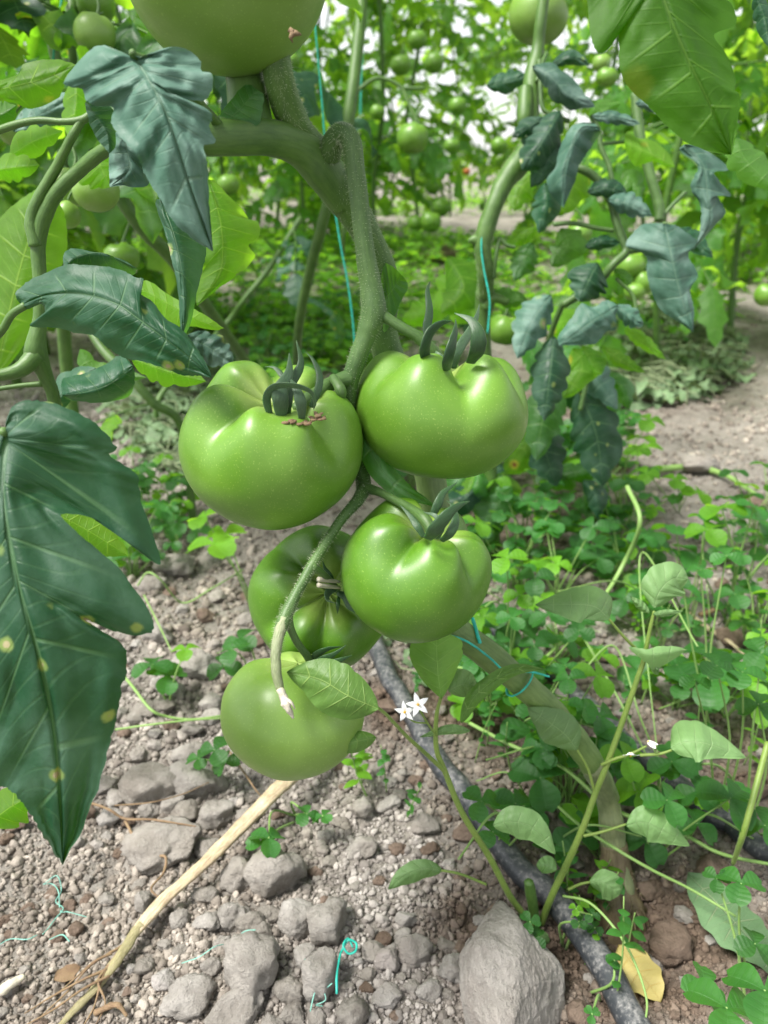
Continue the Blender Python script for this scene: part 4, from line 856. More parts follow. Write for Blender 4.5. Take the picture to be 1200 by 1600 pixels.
for pts, rd in [([(380,480,.86),(480,520,.85),(560,545,.84),(625,590,.84),(680,680,.84),(700,760,.84),(730,840,.84),(740,890,.84),(690,940,.84),(640,1000,.85),(560,1060,.86),(480,1110,.87)],.004),
                ([(600,320,.84),(625,380,.84),(640,460,.84),(670,530,.84),(685,600,.84)],.0024), ([(380,90,.85),(385,200,.85),(395,290,.85),(440,320,.85),(505,345,.85)],.0022), ([(740,890,.84),(790,880,.84),(880,860,.84),(905,770,.84)],.003),
                ([(690,800,.84),(620,790,.84),(520,770,.84),(440,775,.84)],.0022), ([(625,440,.84),(680,435,.84),(735,432,.84)],.0016), ([(780,230,.9),(800,400,.9),(840,560,.9),(880,700,.9),(880,760,.9)],.005), ([(880,760,.9),(930,700,.9),(990,640,.9)],.002),
                ([(215,830,.87),(200,900,.87),(190,1000,.88)],.002), ([(215,830,.87),(245,860,.87),(280,870,.87)],.002), ([(545,1300,.95),(580,1400,.95),(550,1550,.96)],.0026), ([(410,60,.86),(390,110,.85),(370,180,.85)],.002), ([(700,1000,.85),(770,1070,.85),(785,1150,.85)],.0018), ([(480,1100,.87),(430,1230,.9),(440,1300,.92)],.003)]:
    tube(mb, px3(c3(pts)), rd * 1.15, seg=9, n=len(pts) * 8, bump=.06)
build(mb, 'branch', 'stem_dark', right)
mb = MB(); hairs(cR, rR, tR, 2500, .0035, .25, .9); o = build(mb, 'stem_hair', 'hair', right); o['kind'] = 'stuff'
def rl(key, mid, w_, nl=4, label=None, d=None, **kw):
    w_ = w_ * 1.28; kw.setdefault('quilt', .003)
    leafpart(right, key, lambda m: sl(m, mid, w_, nl=nl, crop=C3, **kw), label=label)
rl('leaf_grey', [(350,115,.83),(420,150,.82),(490,225,.82),(550,258,.822),(612,285,.83)], 48, 3, 'grey leaf folded over near the top of the right stem', dL=.02, dR=.02, quilt=.003)
rl('leaf_dark', [(430,110,.85),(520,80,.845),(590,112,.85)], 26, 2)
leafpart(right, 'leaf_grey', lambda m: blade(m, [(632,372,.80),(560,372,.795),(515,450,.795),(485,560,.80),(482,705,.81)], [(600,352),(520,362),(465,460),(448,535),(412,588),(430,650),(470,695)], [(632,400),(605,440),(575,485),(545,535),(530,590),(505,650)], nv=60, nu=10, crop=C3, dL=.03, dR=.03, nl=7, quilt=.004, wave=.004, seed=8), label='large folded grey-green leaf on the right plant')
rl('leaf_dark', [(470,300,.83),(410,400,.82),(360,480,.82),(308,552,.83)], 62, 4, 'dark leaf hanging left of the folded one', dL=.02, dR=.02, quilt=.003)
rl('leaf_dark', [(400,330,.84),(330,370,.83),(268,412,.83)], 30, 3)
rl('leaf_dark', [(450,400,.84),(420,500,.835),(345,622,.84)], 50, 3, quilt=.003)
rl('leaf_dark', [(410,600,.83),(408,700,.83),(378,812,.84)], 48, 3, 'dark leaf hanging straight down beside the bent stem', dL=.02, dR=.02)
rl('leaf_grey', [(598,325,.82),(700,332,.82),(802,356,.82)], 24, 4, 'narrow pale grey leaf seen edge-on', quilt=.003)
rl('leaf_grey', [(780,270,.86),(830,275,.86),(880,310,.86)], 22, 3)
leafpart(right, 'leaf_bright', lambda m: blade(m, [(735,430,.83),(840,480,.83),(947,536,.835)], [(740,395),(768,385),(785,415),(850,422),(915,475)], [(745,480),(775,528),(810,525),(860,512),(905,534)], nv=44, nu=8, crop=C3, dL=.01, dR=.01, nl=5, back=True), label='bright backlit leaflet pointing right')
rl('leaf_mid', [(730,640,.85),(770,600,.85),(800,680,.85)], 40, 2, back=True)
rl('leaf_dark', [(580,640,.82),(670,625,.815),(770,672,.82)], 34, 4, dL=.01, dR=.01)
rl('leaf_grey', [(665,672,.81),(750,690,.805),(850,738,.81)], 42, 4, 'grey leaflet with fine ridges in the middle of the right plant', dL=.015, dR=.012, quilt=.003)
leafpart(right, 'leaf_grey', lambda m: blade(m, [(900,770,.78),(930,900,.775),(965,1050,.78),(1022,1225,.79)], [(840,770),(795,785),(742,862),(822,905),(828,985),(850,1060),(885,1130),(960,1182)], [(960,785),(1042,852),(1000,900),(1042,985),(1010,1045),(1025,1130)], nv=80, nu=11, crop=C3, dL=.025, dR=.02, nl=7, quilt=.003, seed=4), label='broad grey-green leaf with pointed tip hanging at the right')
rl('leaf_dark', [(960,790,.8),(1020,840,.8),(1105,915,.8)], 36, 3)
leafpart(right, 'leaf_grey', lambda m: blade(m, [(985,440,.74),(1062,525,.735),(1080,650,.735),(1090,765,.74),(1018,890,.75)], [(968,470),(1040,530),(1012,620),(1052,700),(1050,800)], [(1052,450),(1172,542),(1110,562),(1178,655),(1122,652),(1156,722),(1110,782)], nv=70, nu=9, crop=C3, dL=.012, dR=.022, nl=6, quilt=.004, seed=7), label='curly blue-grey leaf with jagged lobes hanging at the far right')
rl('leaf_dark', [(625,935,.83),(590,1000,.825),(548,1097,.83)], 70, 3, 'dark oval leaflet below the branch fork', dL=.015, dR=.015)
rl('leaf_dark', [(570,870,.84),(640,850,.835),(720,850,.84)], 26, 3)
rl('leaf_grey', [(430,1068,.83),(350,1180,.825),(288,1335,.83)], 62, 5, 'ridged grey leaf hanging right of the bent stem', dL=.015, dR=.015, quilt=.003)
leafpart(right, 'leaf_grey', lambda m: blade(m, [(708,1112,.82),(600,1180,.81),(462,1280,.82)], [(660,1090),(600,1120),(555,1105),(510,1170),(460,1240)], [(700,1160),(700,1210),(655,1225),(620,1270),(540,1278)], nv=46, nu=9, crop=C3, dL=.015, dR=.015, nl=6, quilt=.003), label='broad dusty grey leaf in the lower middle of the right plant')
rl('leaf_grey', [(700,1110,.83),(760,1160,.825),(812,1200,.83)], 34, 3)
rl('leaf_dark', [(440,1240,.84),(425,1400,.83),(400,1595,.835)], 66, 5, 'long dark leaf hanging low beside the right tomato', dL=.02, dR=.02, quilt=.003)
rl('leaf_bright', [(645,1285,.86),(720,1340,.86),(822,1392,.865)], 26, 5, 'narrow bright leaflet pointing right, lower of two', back=True)
rl('leaf_bright', [(735,1208,.85),(810,1260,.85),(908,1338,.855)], 26, 5, 'narrow bright leaflet pointing right, upper of two', back=True)
rl('leaf_bright', [(370,560,.9),(310,620,.9),(275,720,.9)], 50, 3, back=True)
rl('leaf_bright', [(560,520,.9),(520,620,.9),(490,730,.9)], 60, 3, back=True)
rl('leaf_bright', [(370,790,.88),(300,830,.88),(255,860,.88)], 30, 3, back=True)
rl('leaf_mid', [(350,850,.88),(320,920,.88),(275,1010,.88)], 46, 4)
rl('leaf_mid', [(470,790,.88),(500,860,.88),(430,950,.88)], 60, 3, back=True)
rl('leaf_bright', [(520,1290,.9),(560,1370,.9),(480,1500,.9)], 60, 3, back=True)
rl('leaf_mid', [(330,1090,.9),(250,1080,.9),(180,1050,.9)], 34, 3, back=True)
rl('leaf_mid', [(690,960,.86),(740,1000,.86),(750,1030,.86)], 24, 2, back=True)
rl('leaf_bright', [(560,1280,.9),(600,1350,.9),(640,1400,.9)], 46, 2, back=True)
rl('leaf_mid', [(600,260,.9),(650,310,.9),(700,350,.9)], 60, 3, back=True)
rl('leaf_dark', [(160,200,.9),(250,180,.9),(330,150,.9)], 40, 3)
for mid, w_, key, lab in [([(905,610,.96),(932,680,.965),(942,760,.98)], 42, 'leaf_dark', 'big dark leaf touching the weeds below the right plant'), ([(880,600,.95),(850,650,.95),(838,720,.96)], 34, 'leaf_mid', None), ([(850,650,.98),(820,700,1.0),(790,740,1.02)], 34, 'leaf_bright', 'yellowing leaf low behind the right tomato'),
                    ([(900,560,.95),(930,590,.95),(965,640,.96)], 26, 'leaf_grey', None), ([(800,760,.98),(770,800,1.0),(760,850,1.0)], 30, 'leaf_mid', None), ([(830,640,.99),(850,700,.99),(870,760,1.0)], 34, 'leaf_dark', None),
                    ([(700,400,.98),(725,450,.97),(690,490,.96)], 34, 'leaf_bright', None), ([(745,425,1.0),(720,460,.99),(752,505,.98)], 42, 'leaf_bright', 'bright spotted leaf behind the right tomato')]:
    leafpart(right, key, lambda m: sl(m, mid, w_, nl=4, dL=.02, dR=.02, back=(key == 'leaf_bright'), quilt=.003), label=lab)
rsl = np.random.RandomState(88)
for k in range(26):
    x, y = rsl.uniform(690, 950), rsl.uniform(430, 760)
    if x > 900 and y < 560: continue
    a = rsl.uniform(.6, 2.4); l = rsl.uniform(45, 80); dd = rsl.uniform(.98, 1.15)
    key = rsl.choice(['leaf_bright', 'leaf_mid', 'leaf_dark', 'leaf_mid'])
    leafpart(right, key, lambda m: sl(m, [(x, y, dd), (x + math.cos(a) * l * .5, y + math.sin(a) * l * .5, dd - .01), (x + math.cos(a + .3) * l, y + math.sin(a + .3) * l, dd)], rsl.uniform(16, 30), nl=3, dL=.02, dR=.02, quilt=.003, back=(key == 'leaf_bright')))
# the plant whose leaf fills the top right corner
tr = thing('tomato_plant', 'tomato plant at the right edge whose huge backlit leaf hangs into the top right corner', 'tomato plant', PZ(1330, 1250, 0))
mb = MB(); tube(mb, np.vstack([px3([(1010,-330,.34),(1120,-300,.36),(1330,-200,.42),(1380,200,.48),(1350,700,.58)]), PZ(1330, 1250, 0)]), [.003,.004,.006,.007,.008,.009], seg=12, n=60, bump=.05); build(mb, 'main_stem', 'stem', tr)
mb = MB(); tube(mb, px3([(1010,-330,.34),(1000,-220,.31),(1008,-110,.30)]), [.002, .0018, .0016], seg=8, n=14); build(mb, 'leaf_stalk', 'stem', tr)
leafpart(tr, 'leaf_under', lambda m: blade(m, [(1008,-110,.30),(1035,-10,.30),(1070,80,.302),(1108,160,.306),(1143,242,.315)],
    [(985,-100),(940,-70),(918,-30),(919,20),(924,60),(936,84),(955,72),(965,42),(967,70),(969,110),(985,140),(1012,165),(1040,195),(1075,224),(1115,238)],
    [(1030,-110),(1080,-80),(1120,-50),(1112,-15),(1142,5),(1149,38),(1116,54),(1135,85),(1149,122),(1148,140),(1157,152),(1152,200)],
    nv=120, nu=14, kl=[(0,0),(4,.05),(7,.2),(8,.24)], kr=[(0,0),(5,.08),(7,.2)], dL=.010, dR=.012, wave=.001, nl=8, quilt=.003, seed=2, back=True), label='very large backlit leaf at the top right corner')
leafpart(tr, 'leaf_mid', lambda m: sl(m, [(1150,215,.6),(1165,250,.6),(1215,300,.6)], 30, nl=3, back=True))
leafpart(tr, 'leaf_dark', lambda m: sl(m, [(1180,-10,.5),(1195,30,.5),(1202,75,.5)], 18, nl=3))
gr = 'tomatoes on the right-hand plants'
gtom('pale green tomato hanging at the top edge behind the right stem', 842, 22, 47, .92, gr, 'tomato_pale')
gtom('green tomato half behind the bent right stem, just above the right big tomato', 788, 515, 27, 1.0, gr)
gtom('green tomato in the leaves of the right plant', 905, 365, 20, 1.3, gr)
for i, (x, y, r) in enumerate([(985, 415, 22), (1008, 440, 20), (992, 455, 17)]):
    gtom(['upper pale tomato of the three behind the broad grey leaf', 'rightmost tomato of the three behind the broad grey leaf', 'lowest tomato of the three behind the broad grey leaf'][i], x, y, r, 1.35, gr)
gtom('green tomato cut by the right edge of the picture', 1199, 460, 20, 1.6, gr)
gtom('green tomato peeping beside the huge top right leaf', 948, 120, 17, 1.5, gr)
gtom('small pale tomato below the one beside the huge top right leaf', 940, 98, 15, 1.55, gr, 'tomato_pale')
gb = 'tomatoes in the rows behind'
gtom('green tomato hanging from a thin bent stalk behind the fork', 645, 215, 25, 1.6, gb)
for x, y, r, d, l in [(688,323,16,3.3,'top right tomato of the cluster above the next bed'),(673,346,17,3.25,'lower tomato of the cluster above the next bed'),(650,348,13,3.3,'left tomato of the cluster above the next bed'),(676,292,12,3.4,'small tomato above the cluster over the next bed'),
                     (626,102,17,2.4,'rounded green tomato in the upper middle foliage'),(652,62,15,2.6,'green tomato above the rounded one in the upper middle foliage'),(678,98,16,2.5,'green tomato right of the rounded one in the upper middle foliage'),(706,228,13,2.9,'green tomato below the white gap, left one'),
                     (780,228,14,3.0,'green tomato near the right stem, below the foliage'),(757,322,9,3.6,'tiny green tomato above the yellow weeds'),(703,265,9,3.5,'tiny green tomato beside the orange one'),(715,165,14,2.9,'green tomato in the foliage left of the right stem'),(590,175,12,2.9,'green tomato behind the thin stem'),
                     (1090,300,14,2.8,'green tomato under the huge top right leaf'),(1180,310,15,2.6,'green tomato by the right edge under the foliage'),(455,95,14,2.8,'green tomato right of the top tomato, deep in the foliage')]: gtom(l, x, y, r, d, gb)
gtom('small ripening orange tomato far behind', 729, 268, 6, 3.2, gb, red=True)
mb = MB(); q = px3([(560,140,1.6),(590,122,1.6),(625,135,1.6),(640,165,1.6),(655,195,1.6)]); tube(mb, q, .004, seg=8, n=24); tube(mb, px3([(625,137,1.6),(640,138,1.6),(664,138,1.6)]), .0035, seg=8, n=8); tube(mb, px3([(560,140,1.6),(545,180,1.6),(535,400,1.7)]), .005, seg=8, n=10)
bs = build(mb, 'tomato_truss_stalk', 'stem', origin=q[0]); tag(bs, 'thin bent stalk holding the single tomato behind the fork', 'stalk')

# ================================================================== ROWS BEHIND
def proto_plant(seed, h=2.3):
    rs = np.random.RandomState(seed)
    t = thing('tomato_plant', 'tomato plant', 'tomato plant', (0, 0, 0))
    pts = [(rs.uniform(-.06, .06) * (k > 0), rs.uniform(-.06, .06) * (k > 0), k * h / 7) for k in range(8)]
    mb = MB(); c, r, _ = tube(mb, pts, [.011, .010, .010, .009, .008, .007, .006, .004], seg=8, n=30, bump=.06)
    ml = MB()
    for k in range(42):
        z = rs.uniform(.22, 1.0) if k > 8 else rs.uniform(.10, .35); i = int(z * 30)
        compound(ml, mb, c[min(i, 30)], rs.uniform(0, 6.28), rs.uniform(.30, .50), rs, nv=6, nu=2, size=.23, wid=.42, elev=rs.uniform(-.1, .6), droop=rs.uniform(.5, 1.1), pairs=4, srad=.003)
    build(mb, 'main_stem', 'stem', t); build(ml, 'foliage', 'leaf_far', t)
    return t
protos = [proto_plant(60 + k) for k in range(5)]; used = [False] * 5
ORD = ['leftmost', 'second from the left', 'third from the left', 'fourth from the left', 'fifth from the left', 'sixth from the left', 'seventh from the left', 'eighth from the left', 'ninth from the left', 'tenth from the left', 'eleventh from the left', 'twelfth from the left', 'thirteenth from the left', 'fourteenth from the left', 'fifteenth from the left', 'sixteenth from the left', 'last at the right']
rs = np.random.RandomState(5)
rows = [(1.9, [-60, 60, 1290], 'nearest'), (2.3, [-80, 110, 240, 1000, 1100, 1230], 'second'), (3.6, [-60, 60, 170, 280, 390, 490, 590, 880, 960, 1060, 1150], 'third'), (5.0, [-40, 70, 170, 270, 370, 450, 520, 590, 650, 810, 900, 980, 1060, 1140], 'fourth'),
        (7.2, [-20, 90, 190, 290, 380, 460, 540, 610, 690, 790, 880, 980, 1080, 1180], 'fifth'), (10.5, [0, 100, 200, 300, 400, 480, 560, 640, 705, 765, 840, 930, 1020, 1110, 1200], 'farthest')]
for ri, (y, xs, nm) in enumerate(rows):
    for xi, px in enumerate(xs):
        yy = y + rs.uniform(-.15, .15) * (1 + ri * .3); x = (px - 600) / FPX * yy * 1.08; k = rs.randint(5)
        z = float(ground_h(x, yy)) - .01
        lab = f'leafy green tomato plant, {ORD[xi]} in the {nm} row behind'
        if not used[k]: o = protos[k]; used[k] = True; o['label'] = lab; o['group'] = 'tomato plants of the rows behind'; o.location = (x, yy, z); o.rotation_euler = (0, 0, rs.uniform(0, 6.28))
        else: o = dup(protos[k], None, (x, yy, z), (rs.uniform(-.05, .05), rs.uniform(-.05, .05), rs.uniform(0, 6.28)), None, lab, 'tomato plants of the rows behind')
        o.scale = (rs.uniform(.9, 1.1),) * 2 + (rs.uniform(.85, 1.1),)
for k in range(5):
    if not used[k]: protos[k].location = (3 + k, 14, 0); protos[k]['label'] = 'tomato plant at the far right end'
# ================================================================== TWINE
def twine(pts, r, label, key='twine', name='twine', world=False, n=40):
    a = np.array(pts) if world else px3(pts); mb = MB(); tube(mb, a, r, seg=7, n=n, bump=.12, flat=.6); o = build(mb, name, key, origin=a[0]); return tag(o, label, 'twine')
twine([(484,-60,.93),(494,60,.93),(503,160,.93),(510,240,.94),(530,370,.96),(543,440,.97),(553,520,.98),(556,600,1.0)], .0019, 'teal twine hanging straight behind the fork of the centre stem')
twine([(104,-60,.84),(95,10,.84),(86,60,.84),(83,100,.84)], .0017, 'teal twine strand hanging at the top left beside the upright stem')
twine([(575,-60,1.9),(571,20,1.9),(565,110,1.9),(563,180,1.9)], .003, 'faint teal twine in the upper middle behind the thin stem')
twine([(757,330,.86),(752,380,.86),(756,420,.865),(765,470,.87),(762,520,.88)], .0016, 'teal twine running down along the bent right stem')
twine([(690,990,.484),(720,998,.486),(742,1010,.49),(768,1030,.492),(790,1050,.492),(812,1050,.494),(832,1050,.5),(858,1057,.505)], .0011, 'teal twine tied along the lower centre stem')
ring = []
cc = px3([(812,1064,.517)])[0]; ax_ = t_low[np.argmin(np.linalg.norm(c_low - cc, axis=1))]; xx = np.cross(ax_, FWD); xx /= np.linalg.norm(xx); yy_ = np.cross(ax_, xx)
ci = c_low[np.argmin(np.linalg.norm(c_low - cc, axis=1))]
for k in range(13): a = k * 2 * math.pi / 12; ring.append(ci + (xx * math.cos(a) + yy_ * math.sin(a)) * .0116 + ax_ * .002 * math.sin(a))
twine(ring, .0011, 'teal twine loop knotted round the lower centre stem', world=True, n=60)
twine([(738,965,.5),(744,985,.495),(750,1005,.492)], .0012, 'short teal twine end standing up behind the lower right tomato')
def gtwine(pix, r, label, key='twine_pale', lift=.004):
    a = [G(x, y) + np.array([0, 0, lift + random.uniform(0, .006)]) for x, y in pix]; return twine(a, r, label, key, 'thread_scrap', True, n=len(pix) * 6)
gtwine([(527,1572),(527,1550),(531,1525),(535,1505),(545,1493),(557,1495),(556,1508),(545,1512),(537,1503),(545,1490),(552,1500)], .0008, 'knotted teal twine scrap lying on the gravel', 'twine', .012)
gtwine([(70,1392),(92,1382),(98,1400),(90,1420),(102,1432),(88,1445),(78,1460),(70,1472)], .0004, 'curly pale teal thread on the gravel left of the straw stalk')
gtwine([(70,1392),(84,1390),(95,1408),(96,1430),(110,1438),(140,1440)], .0004, 'fine teal thread branching from the curly one')
gtwine([(80,1478),(100,1472),(112,1485)], .0004, 'short pale teal thread below the curly one')
gtwine([(0,1488),(20,1480),(45,1478),(60,1468)], .0004, 'thin pale thread at the left edge')
gtwine([(288,1530),(315,1525),(340,1510),(362,1495),(385,1484),(402,1480)], .0004, 'pale teal thread lying over the biggest pale stone', lift=.014)
gtwine([(478,1520),(485,1545),(492,1560),(505,1568),(520,1560)], .0005, 'frayed pale teal thread at the bottom below the gravel middle', lift=.012)
gtwine([(486,1600),(492,1575),(500,1560),(510,1580),(495,1590),(505,1600)], .0004, 'tangle of pale teal thread at the bottom edge', lift=.012)
gtwine([(800,1580),(806,1560),(812,1550)], .0004, 'tiny teal thread scrap on the big pale rock', lift=.03)

# ================================================================== STRAW STALK, ROOTS
def gd(px, py, up): q = G(px, py) + np.array([0, 0, up]); return q
ss = [gd(505,1195,.045), gd(470,1245,.034), gd(425,1288,.030), gd(380,1332,.028), gd(330,1378,.024), gd(285,1412,.019), gd(250,1440,.016), gd(215,1475,.012), gd(185,1515,.009), gd(150,1555,.006), gd(105,1598,.004), gd(60,1650,.003)]
st = thing('dry_stalk', 'long dry straw-coloured stalk lying on the gravel from the bottom tomato to the lower left', 'stalk', ss[6])
mb = MB(); tube(mb, ss[:8], [.0076,.0074,.0068,.0060,.0052,.0045,.0050,.0040], seg=24, n=140, bump=.10, seed=4, ridges=7, flat=.55); build(mb, 'straw', 'straw', st)
mb = MB(); tube(mb, [ss[7] + (ss[6] - ss[7]) * .3] + ss[7:], [.0041,.0040,.0036,.0030,.0022,.0012], seg=14, n=50, bump=.18, seed=5, ridges=4, flat=.7); build(mb, 'green_end', 'straw_green', st)
for k, (x0, y0, x1, y1) in enumerate([(200,1490,60,1600),(190,1500,110,1640),(170,1530,40,1590),(172,1525,150,1610),(178,1505,90,1560),(175,1540,20,1620)]):
    mb = MB(); a, b = gd(x0, y0, .010), gd(x1, y1, .004); tube(mb, [a, (a * 2 + b) / 3 + [.003 * (k % 3 - 1), 0, .004], (a + 2 * b) / 3 + [.004 * (k % 2), 0, .002], b], [.0011,.0008,.0006,.0003], seg=7, n=20, bump=.3, seed=k); build(mb, 'dry_root', 'dry', st)
def groot(pix, r, label, lift=.008, key='dry', name='dry_twig'):
    a = [G(x, y) + np.array([0, 0, lift + random.uniform(-.002, .003)]) for x, y in pix]; mb = MB(); tube(mb, a, [r, r * .9, r * .5], seg=8, n=len(pix) * 8, bump=.25, seed=3); o = build(mb, name, key, origin=a[0]); return tag(o, label, 'twig', 'dry twigs and roots on the gravel')
groot([(140,1282),(175,1295),(200,1305),(240,1308),(280,1318),(310,1322)], .0011, 'thin dry root across the flat crusted slab', .02)
groot([(200,1305),(215,1330),(235,1355),(262,1362),(258,1385),(240,1410),(255,1425)], .0012, 'crooked dry root bending down in front of the flat slab', .014)
groot([(185,1290),(240,1285),(290,1268),(330,1250)], .0006, 'hair-thin root running right above the flat slab', .02)
groot([(362,1200),(385,1235),(400,1262),(410,1270)], .0009, 'dark thin twig leaning against the straw stalk', .02)
groot([(150,1590),(185,1584),(200,1595)], .002, 'short dry stick at the bottom left', .006)
groot([(0,1560),(20,1552),(42,1540)], .0035, 'pale flat dry stalk piece at the left edge', .006, 'pale_dry')
groot([(1070,965),(1100,992),(1135,1015),(1160,1035)], .003, 'straw-coloured stick lying on the soil at the right', .01, 'straw')
groot([(1010,745),(1080,738),(1130,752),(1180,782)], .0062, 'pale green cut stem lying on the far soil at the right', .012, 'stalk_light', 'cut_stem')
groot([(1090,975),(1120,965),(1150,955)], .003, 'grey stick on the soil behind the clover at the right', .01, 'dry')
def flatleaf(px, py, az, L, W, key, label, name='fallen_leaf', lift=.008, tilt=(0, 0), lobes=3, tooth=.12, droop=.15):
    q = G(px, py) + np.array([0, 0, lift]); V, Q, U = leaflet_geo(L, W, 30, 8, lobes, tooth, droop, .1, .12, 1); V[:, 1] -= L / 2
    d = np.array([math.cos(az), math.sin(az), tilt[0]]); F = frame(d, (tilt[1], -.2, 1)); mb = MB(); mb.add(q + V @ F, Q, None, U, .5)
    o = build(mb, name, key, origin=q); return tag(o, label, 'leaf')
flatleaf(994, 1540, R(-62), .040, .016, 'yellow', 'yellow fallen leaf on the soil beside the drip pipe', lift=.016)
flatleaf(1140, 1470, R(-62), .085, .021, 'wilt', 'wilted dull green leaf with ridges lying at the right', lift=.022, lobes=5)
flatleaf(107, 1528, R(40), .018, .006, 'dry', 'curled brown leaf fragment on the gravel at the lower left', 'leaf_fragment', .006)

# ================================================================== WEEDS
def trifol(s, rs, cup=.25, n=3):
    Vs, Qs, Us = [], [], []; k0 = 0
    for i in range(n):
        t = np.linspace(0, 1, 8)[:, None]; us = np.linspace(-1, 1, 7)[None, :]
        W = s * .50 * np.sin(math.pi * np.clip(t, 0, 1) ** 1.45 * .93 + .03) ** .62
        X = us * W; Y = s * t * (1 - .10 * (1 - np.abs(us)) * (t > .9)) + 0 * X; Z = s * (.16 * np.abs(us) * np.sin(math.pi * t) - cup * t ** 2 * rs.uniform(.5, 1.4)) + 0 * X
        a = i * 2 * math.pi / n + rs.uniform(-.15, .15); ca, sa = math.cos(a), math.sin(a)
        V = np.stack([X * ca - Y * sa, X * sa + Y * ca, Z], -1).reshape(-1, 3)
        Vs.append(V); Qs.append(gridq(8, 7) + k0); Us.append(np.stack(np.broadcast_arrays(us, t * 5), -1).reshape(-1, 2)); k0 += len(V)
    return np.vstack(Vs), np.vstack(Qs), np.vstack(Us)
def add_leaf3(parent, p, s, rs, key, nrm=None):
    V, Q, U = trifol(s, rs); z = np.array([rs.uniform(-.35, .35), rs.uniform(-.45, .2), 1.0]) if nrm is None else np.array(nrm, float); z /= np.linalg.norm(z)
    a = rs.uniform(0, 6.28); x = np.cross([math.cos(a), math.sin(a), 0], z); x /= np.linalg.norm(x); F = np.stack([x, np.cross(z, x), z])
    mb = MB(); mb.add(p + V @ F, Q, None, U, rs.rand()); return build(mb, 'leaf', key, parent)
def clover(base, leaves, label, rs, group='clover weeds'):
    t = thing('clover_plant', label, 'weed', base, group)
    for p, s, key in leaves:
        p = np.asarray(p); b = base + np.array([rs.uniform(-.006, .006), rs.uniform(-.006, .006), 0]); m = (b + p) / 2 + np.array([rs.uniform(-.01, .01), rs.uniform(-.01, .01), .008])
        mb = MB(); tube(mb, [b, m, p], [.0011, .0009, .0006], seg=6, n=9); so = build(mb, 'stalk', 'stalk_light', t)
        add_leaf3(so, p, s, rs, key)
    return t
rs = np.random.RandomState(77)
def cl(bx, by, lv, label):
    b = G(bx, by); out = []
    for x, y, z, spx, key in lv:
        q = PZ(x, y, z); d = (q - EYE).dot(FWD); out.append((q, spx / FPX * d, {'c': 'clover', 'l': 'clover_light'}[key]))
    return clover(b, out, label, rs)
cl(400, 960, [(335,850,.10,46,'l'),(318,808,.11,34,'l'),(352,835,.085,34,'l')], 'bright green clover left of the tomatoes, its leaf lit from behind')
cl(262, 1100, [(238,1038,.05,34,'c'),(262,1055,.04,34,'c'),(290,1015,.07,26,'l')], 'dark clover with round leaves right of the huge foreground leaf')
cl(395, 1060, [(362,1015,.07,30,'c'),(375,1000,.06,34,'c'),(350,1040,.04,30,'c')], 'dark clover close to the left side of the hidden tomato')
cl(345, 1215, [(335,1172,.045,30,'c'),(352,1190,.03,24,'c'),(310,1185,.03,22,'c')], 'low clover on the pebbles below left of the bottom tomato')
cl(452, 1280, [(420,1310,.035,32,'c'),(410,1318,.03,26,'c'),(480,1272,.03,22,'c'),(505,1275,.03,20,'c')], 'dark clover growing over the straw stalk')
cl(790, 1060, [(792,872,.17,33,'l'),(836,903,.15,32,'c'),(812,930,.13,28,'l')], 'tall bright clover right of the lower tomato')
cl(775, 1330, [(752,1252,.06,32,'c'),(805,1255,.06,32,'c'),(770,1300,.05,30,'c')], 'clover with large round dark leaves behind the nightshade stem')
cl(800, 1120, [(770,1015,.10,26,'c'),(835,1010,.10,26,'c'),(905,985,.11,26,'c'),(800,965,.12,26,'c')], 'clover growing around the tied stem')
cl(1128, 1290, [(1120,1040,.17,38,'c'),(1160,1050,.165,38,'c'),(1085,1062,.16,26,'c')], 'tall clover at the right with long straight stalks')
cl(1105, 1160, [(1135,868,.19,26,'c'),(1095,890,.17,24,'c'),(1065,900,.16,22,'c')], 'tall thin clover at the right above the dry stick')
cl(1165, 1560, [(1158,1380,.09,38,'c'),(1180,1475,.06,34,'c'),(1120,1372,.085,22,'c')], 'clover with folded dark leaves above the wilted leaf')
cl(1190, 1690, [(1135,1575,.15,62,'c'),(1195,1548,.155,62,'c'),(1100,1540,.12,40,'c')], 'big blurred clover at the bottom right corner')
cl(1050, 1300, [(1050,1190,.07,40,'c'),(1090,1235,.06,36,'c'),(1035,1245,.06,30,'c')], 'broad dark clover beside the right drip pipe')
cl(880, 1250, [(870,1155,.07,30,'c'),(850,1180,.06,26,'c'),(915,1195,.06,30,'c'),(960,1160,.08,30,'c')], 'clover tangled behind the stem foot')
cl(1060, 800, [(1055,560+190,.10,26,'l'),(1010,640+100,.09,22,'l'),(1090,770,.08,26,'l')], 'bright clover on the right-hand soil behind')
cl(800, 1480, [(835,1465,.03,20,'c'),(828,1440,.04,18,'c')], 'tiny clover seedling at the foot of the nightshade')
cl(880, 1480, [(905,1440,.03,14,'c'),(925,1430,.035,14,'c'),(900,1420,.04,12,'l'),(930,1450,.02,14,'c')], 'tiny round-leaved seedling right of the drip pipe')
cl(930, 1560, [(960,1500,.03,14,'c'),(925,1585,.03,14,'c')], 'small seedlings beside the yellow leaf')
cl(1180, 1300, [(1190,1020,.15,34,'c'),(1185,1100,.13,34,'c'),(1195,1290,.07,40,'c'),(1150,1245,.07,30,'c')], 'clover cut by the right edge of the picture')
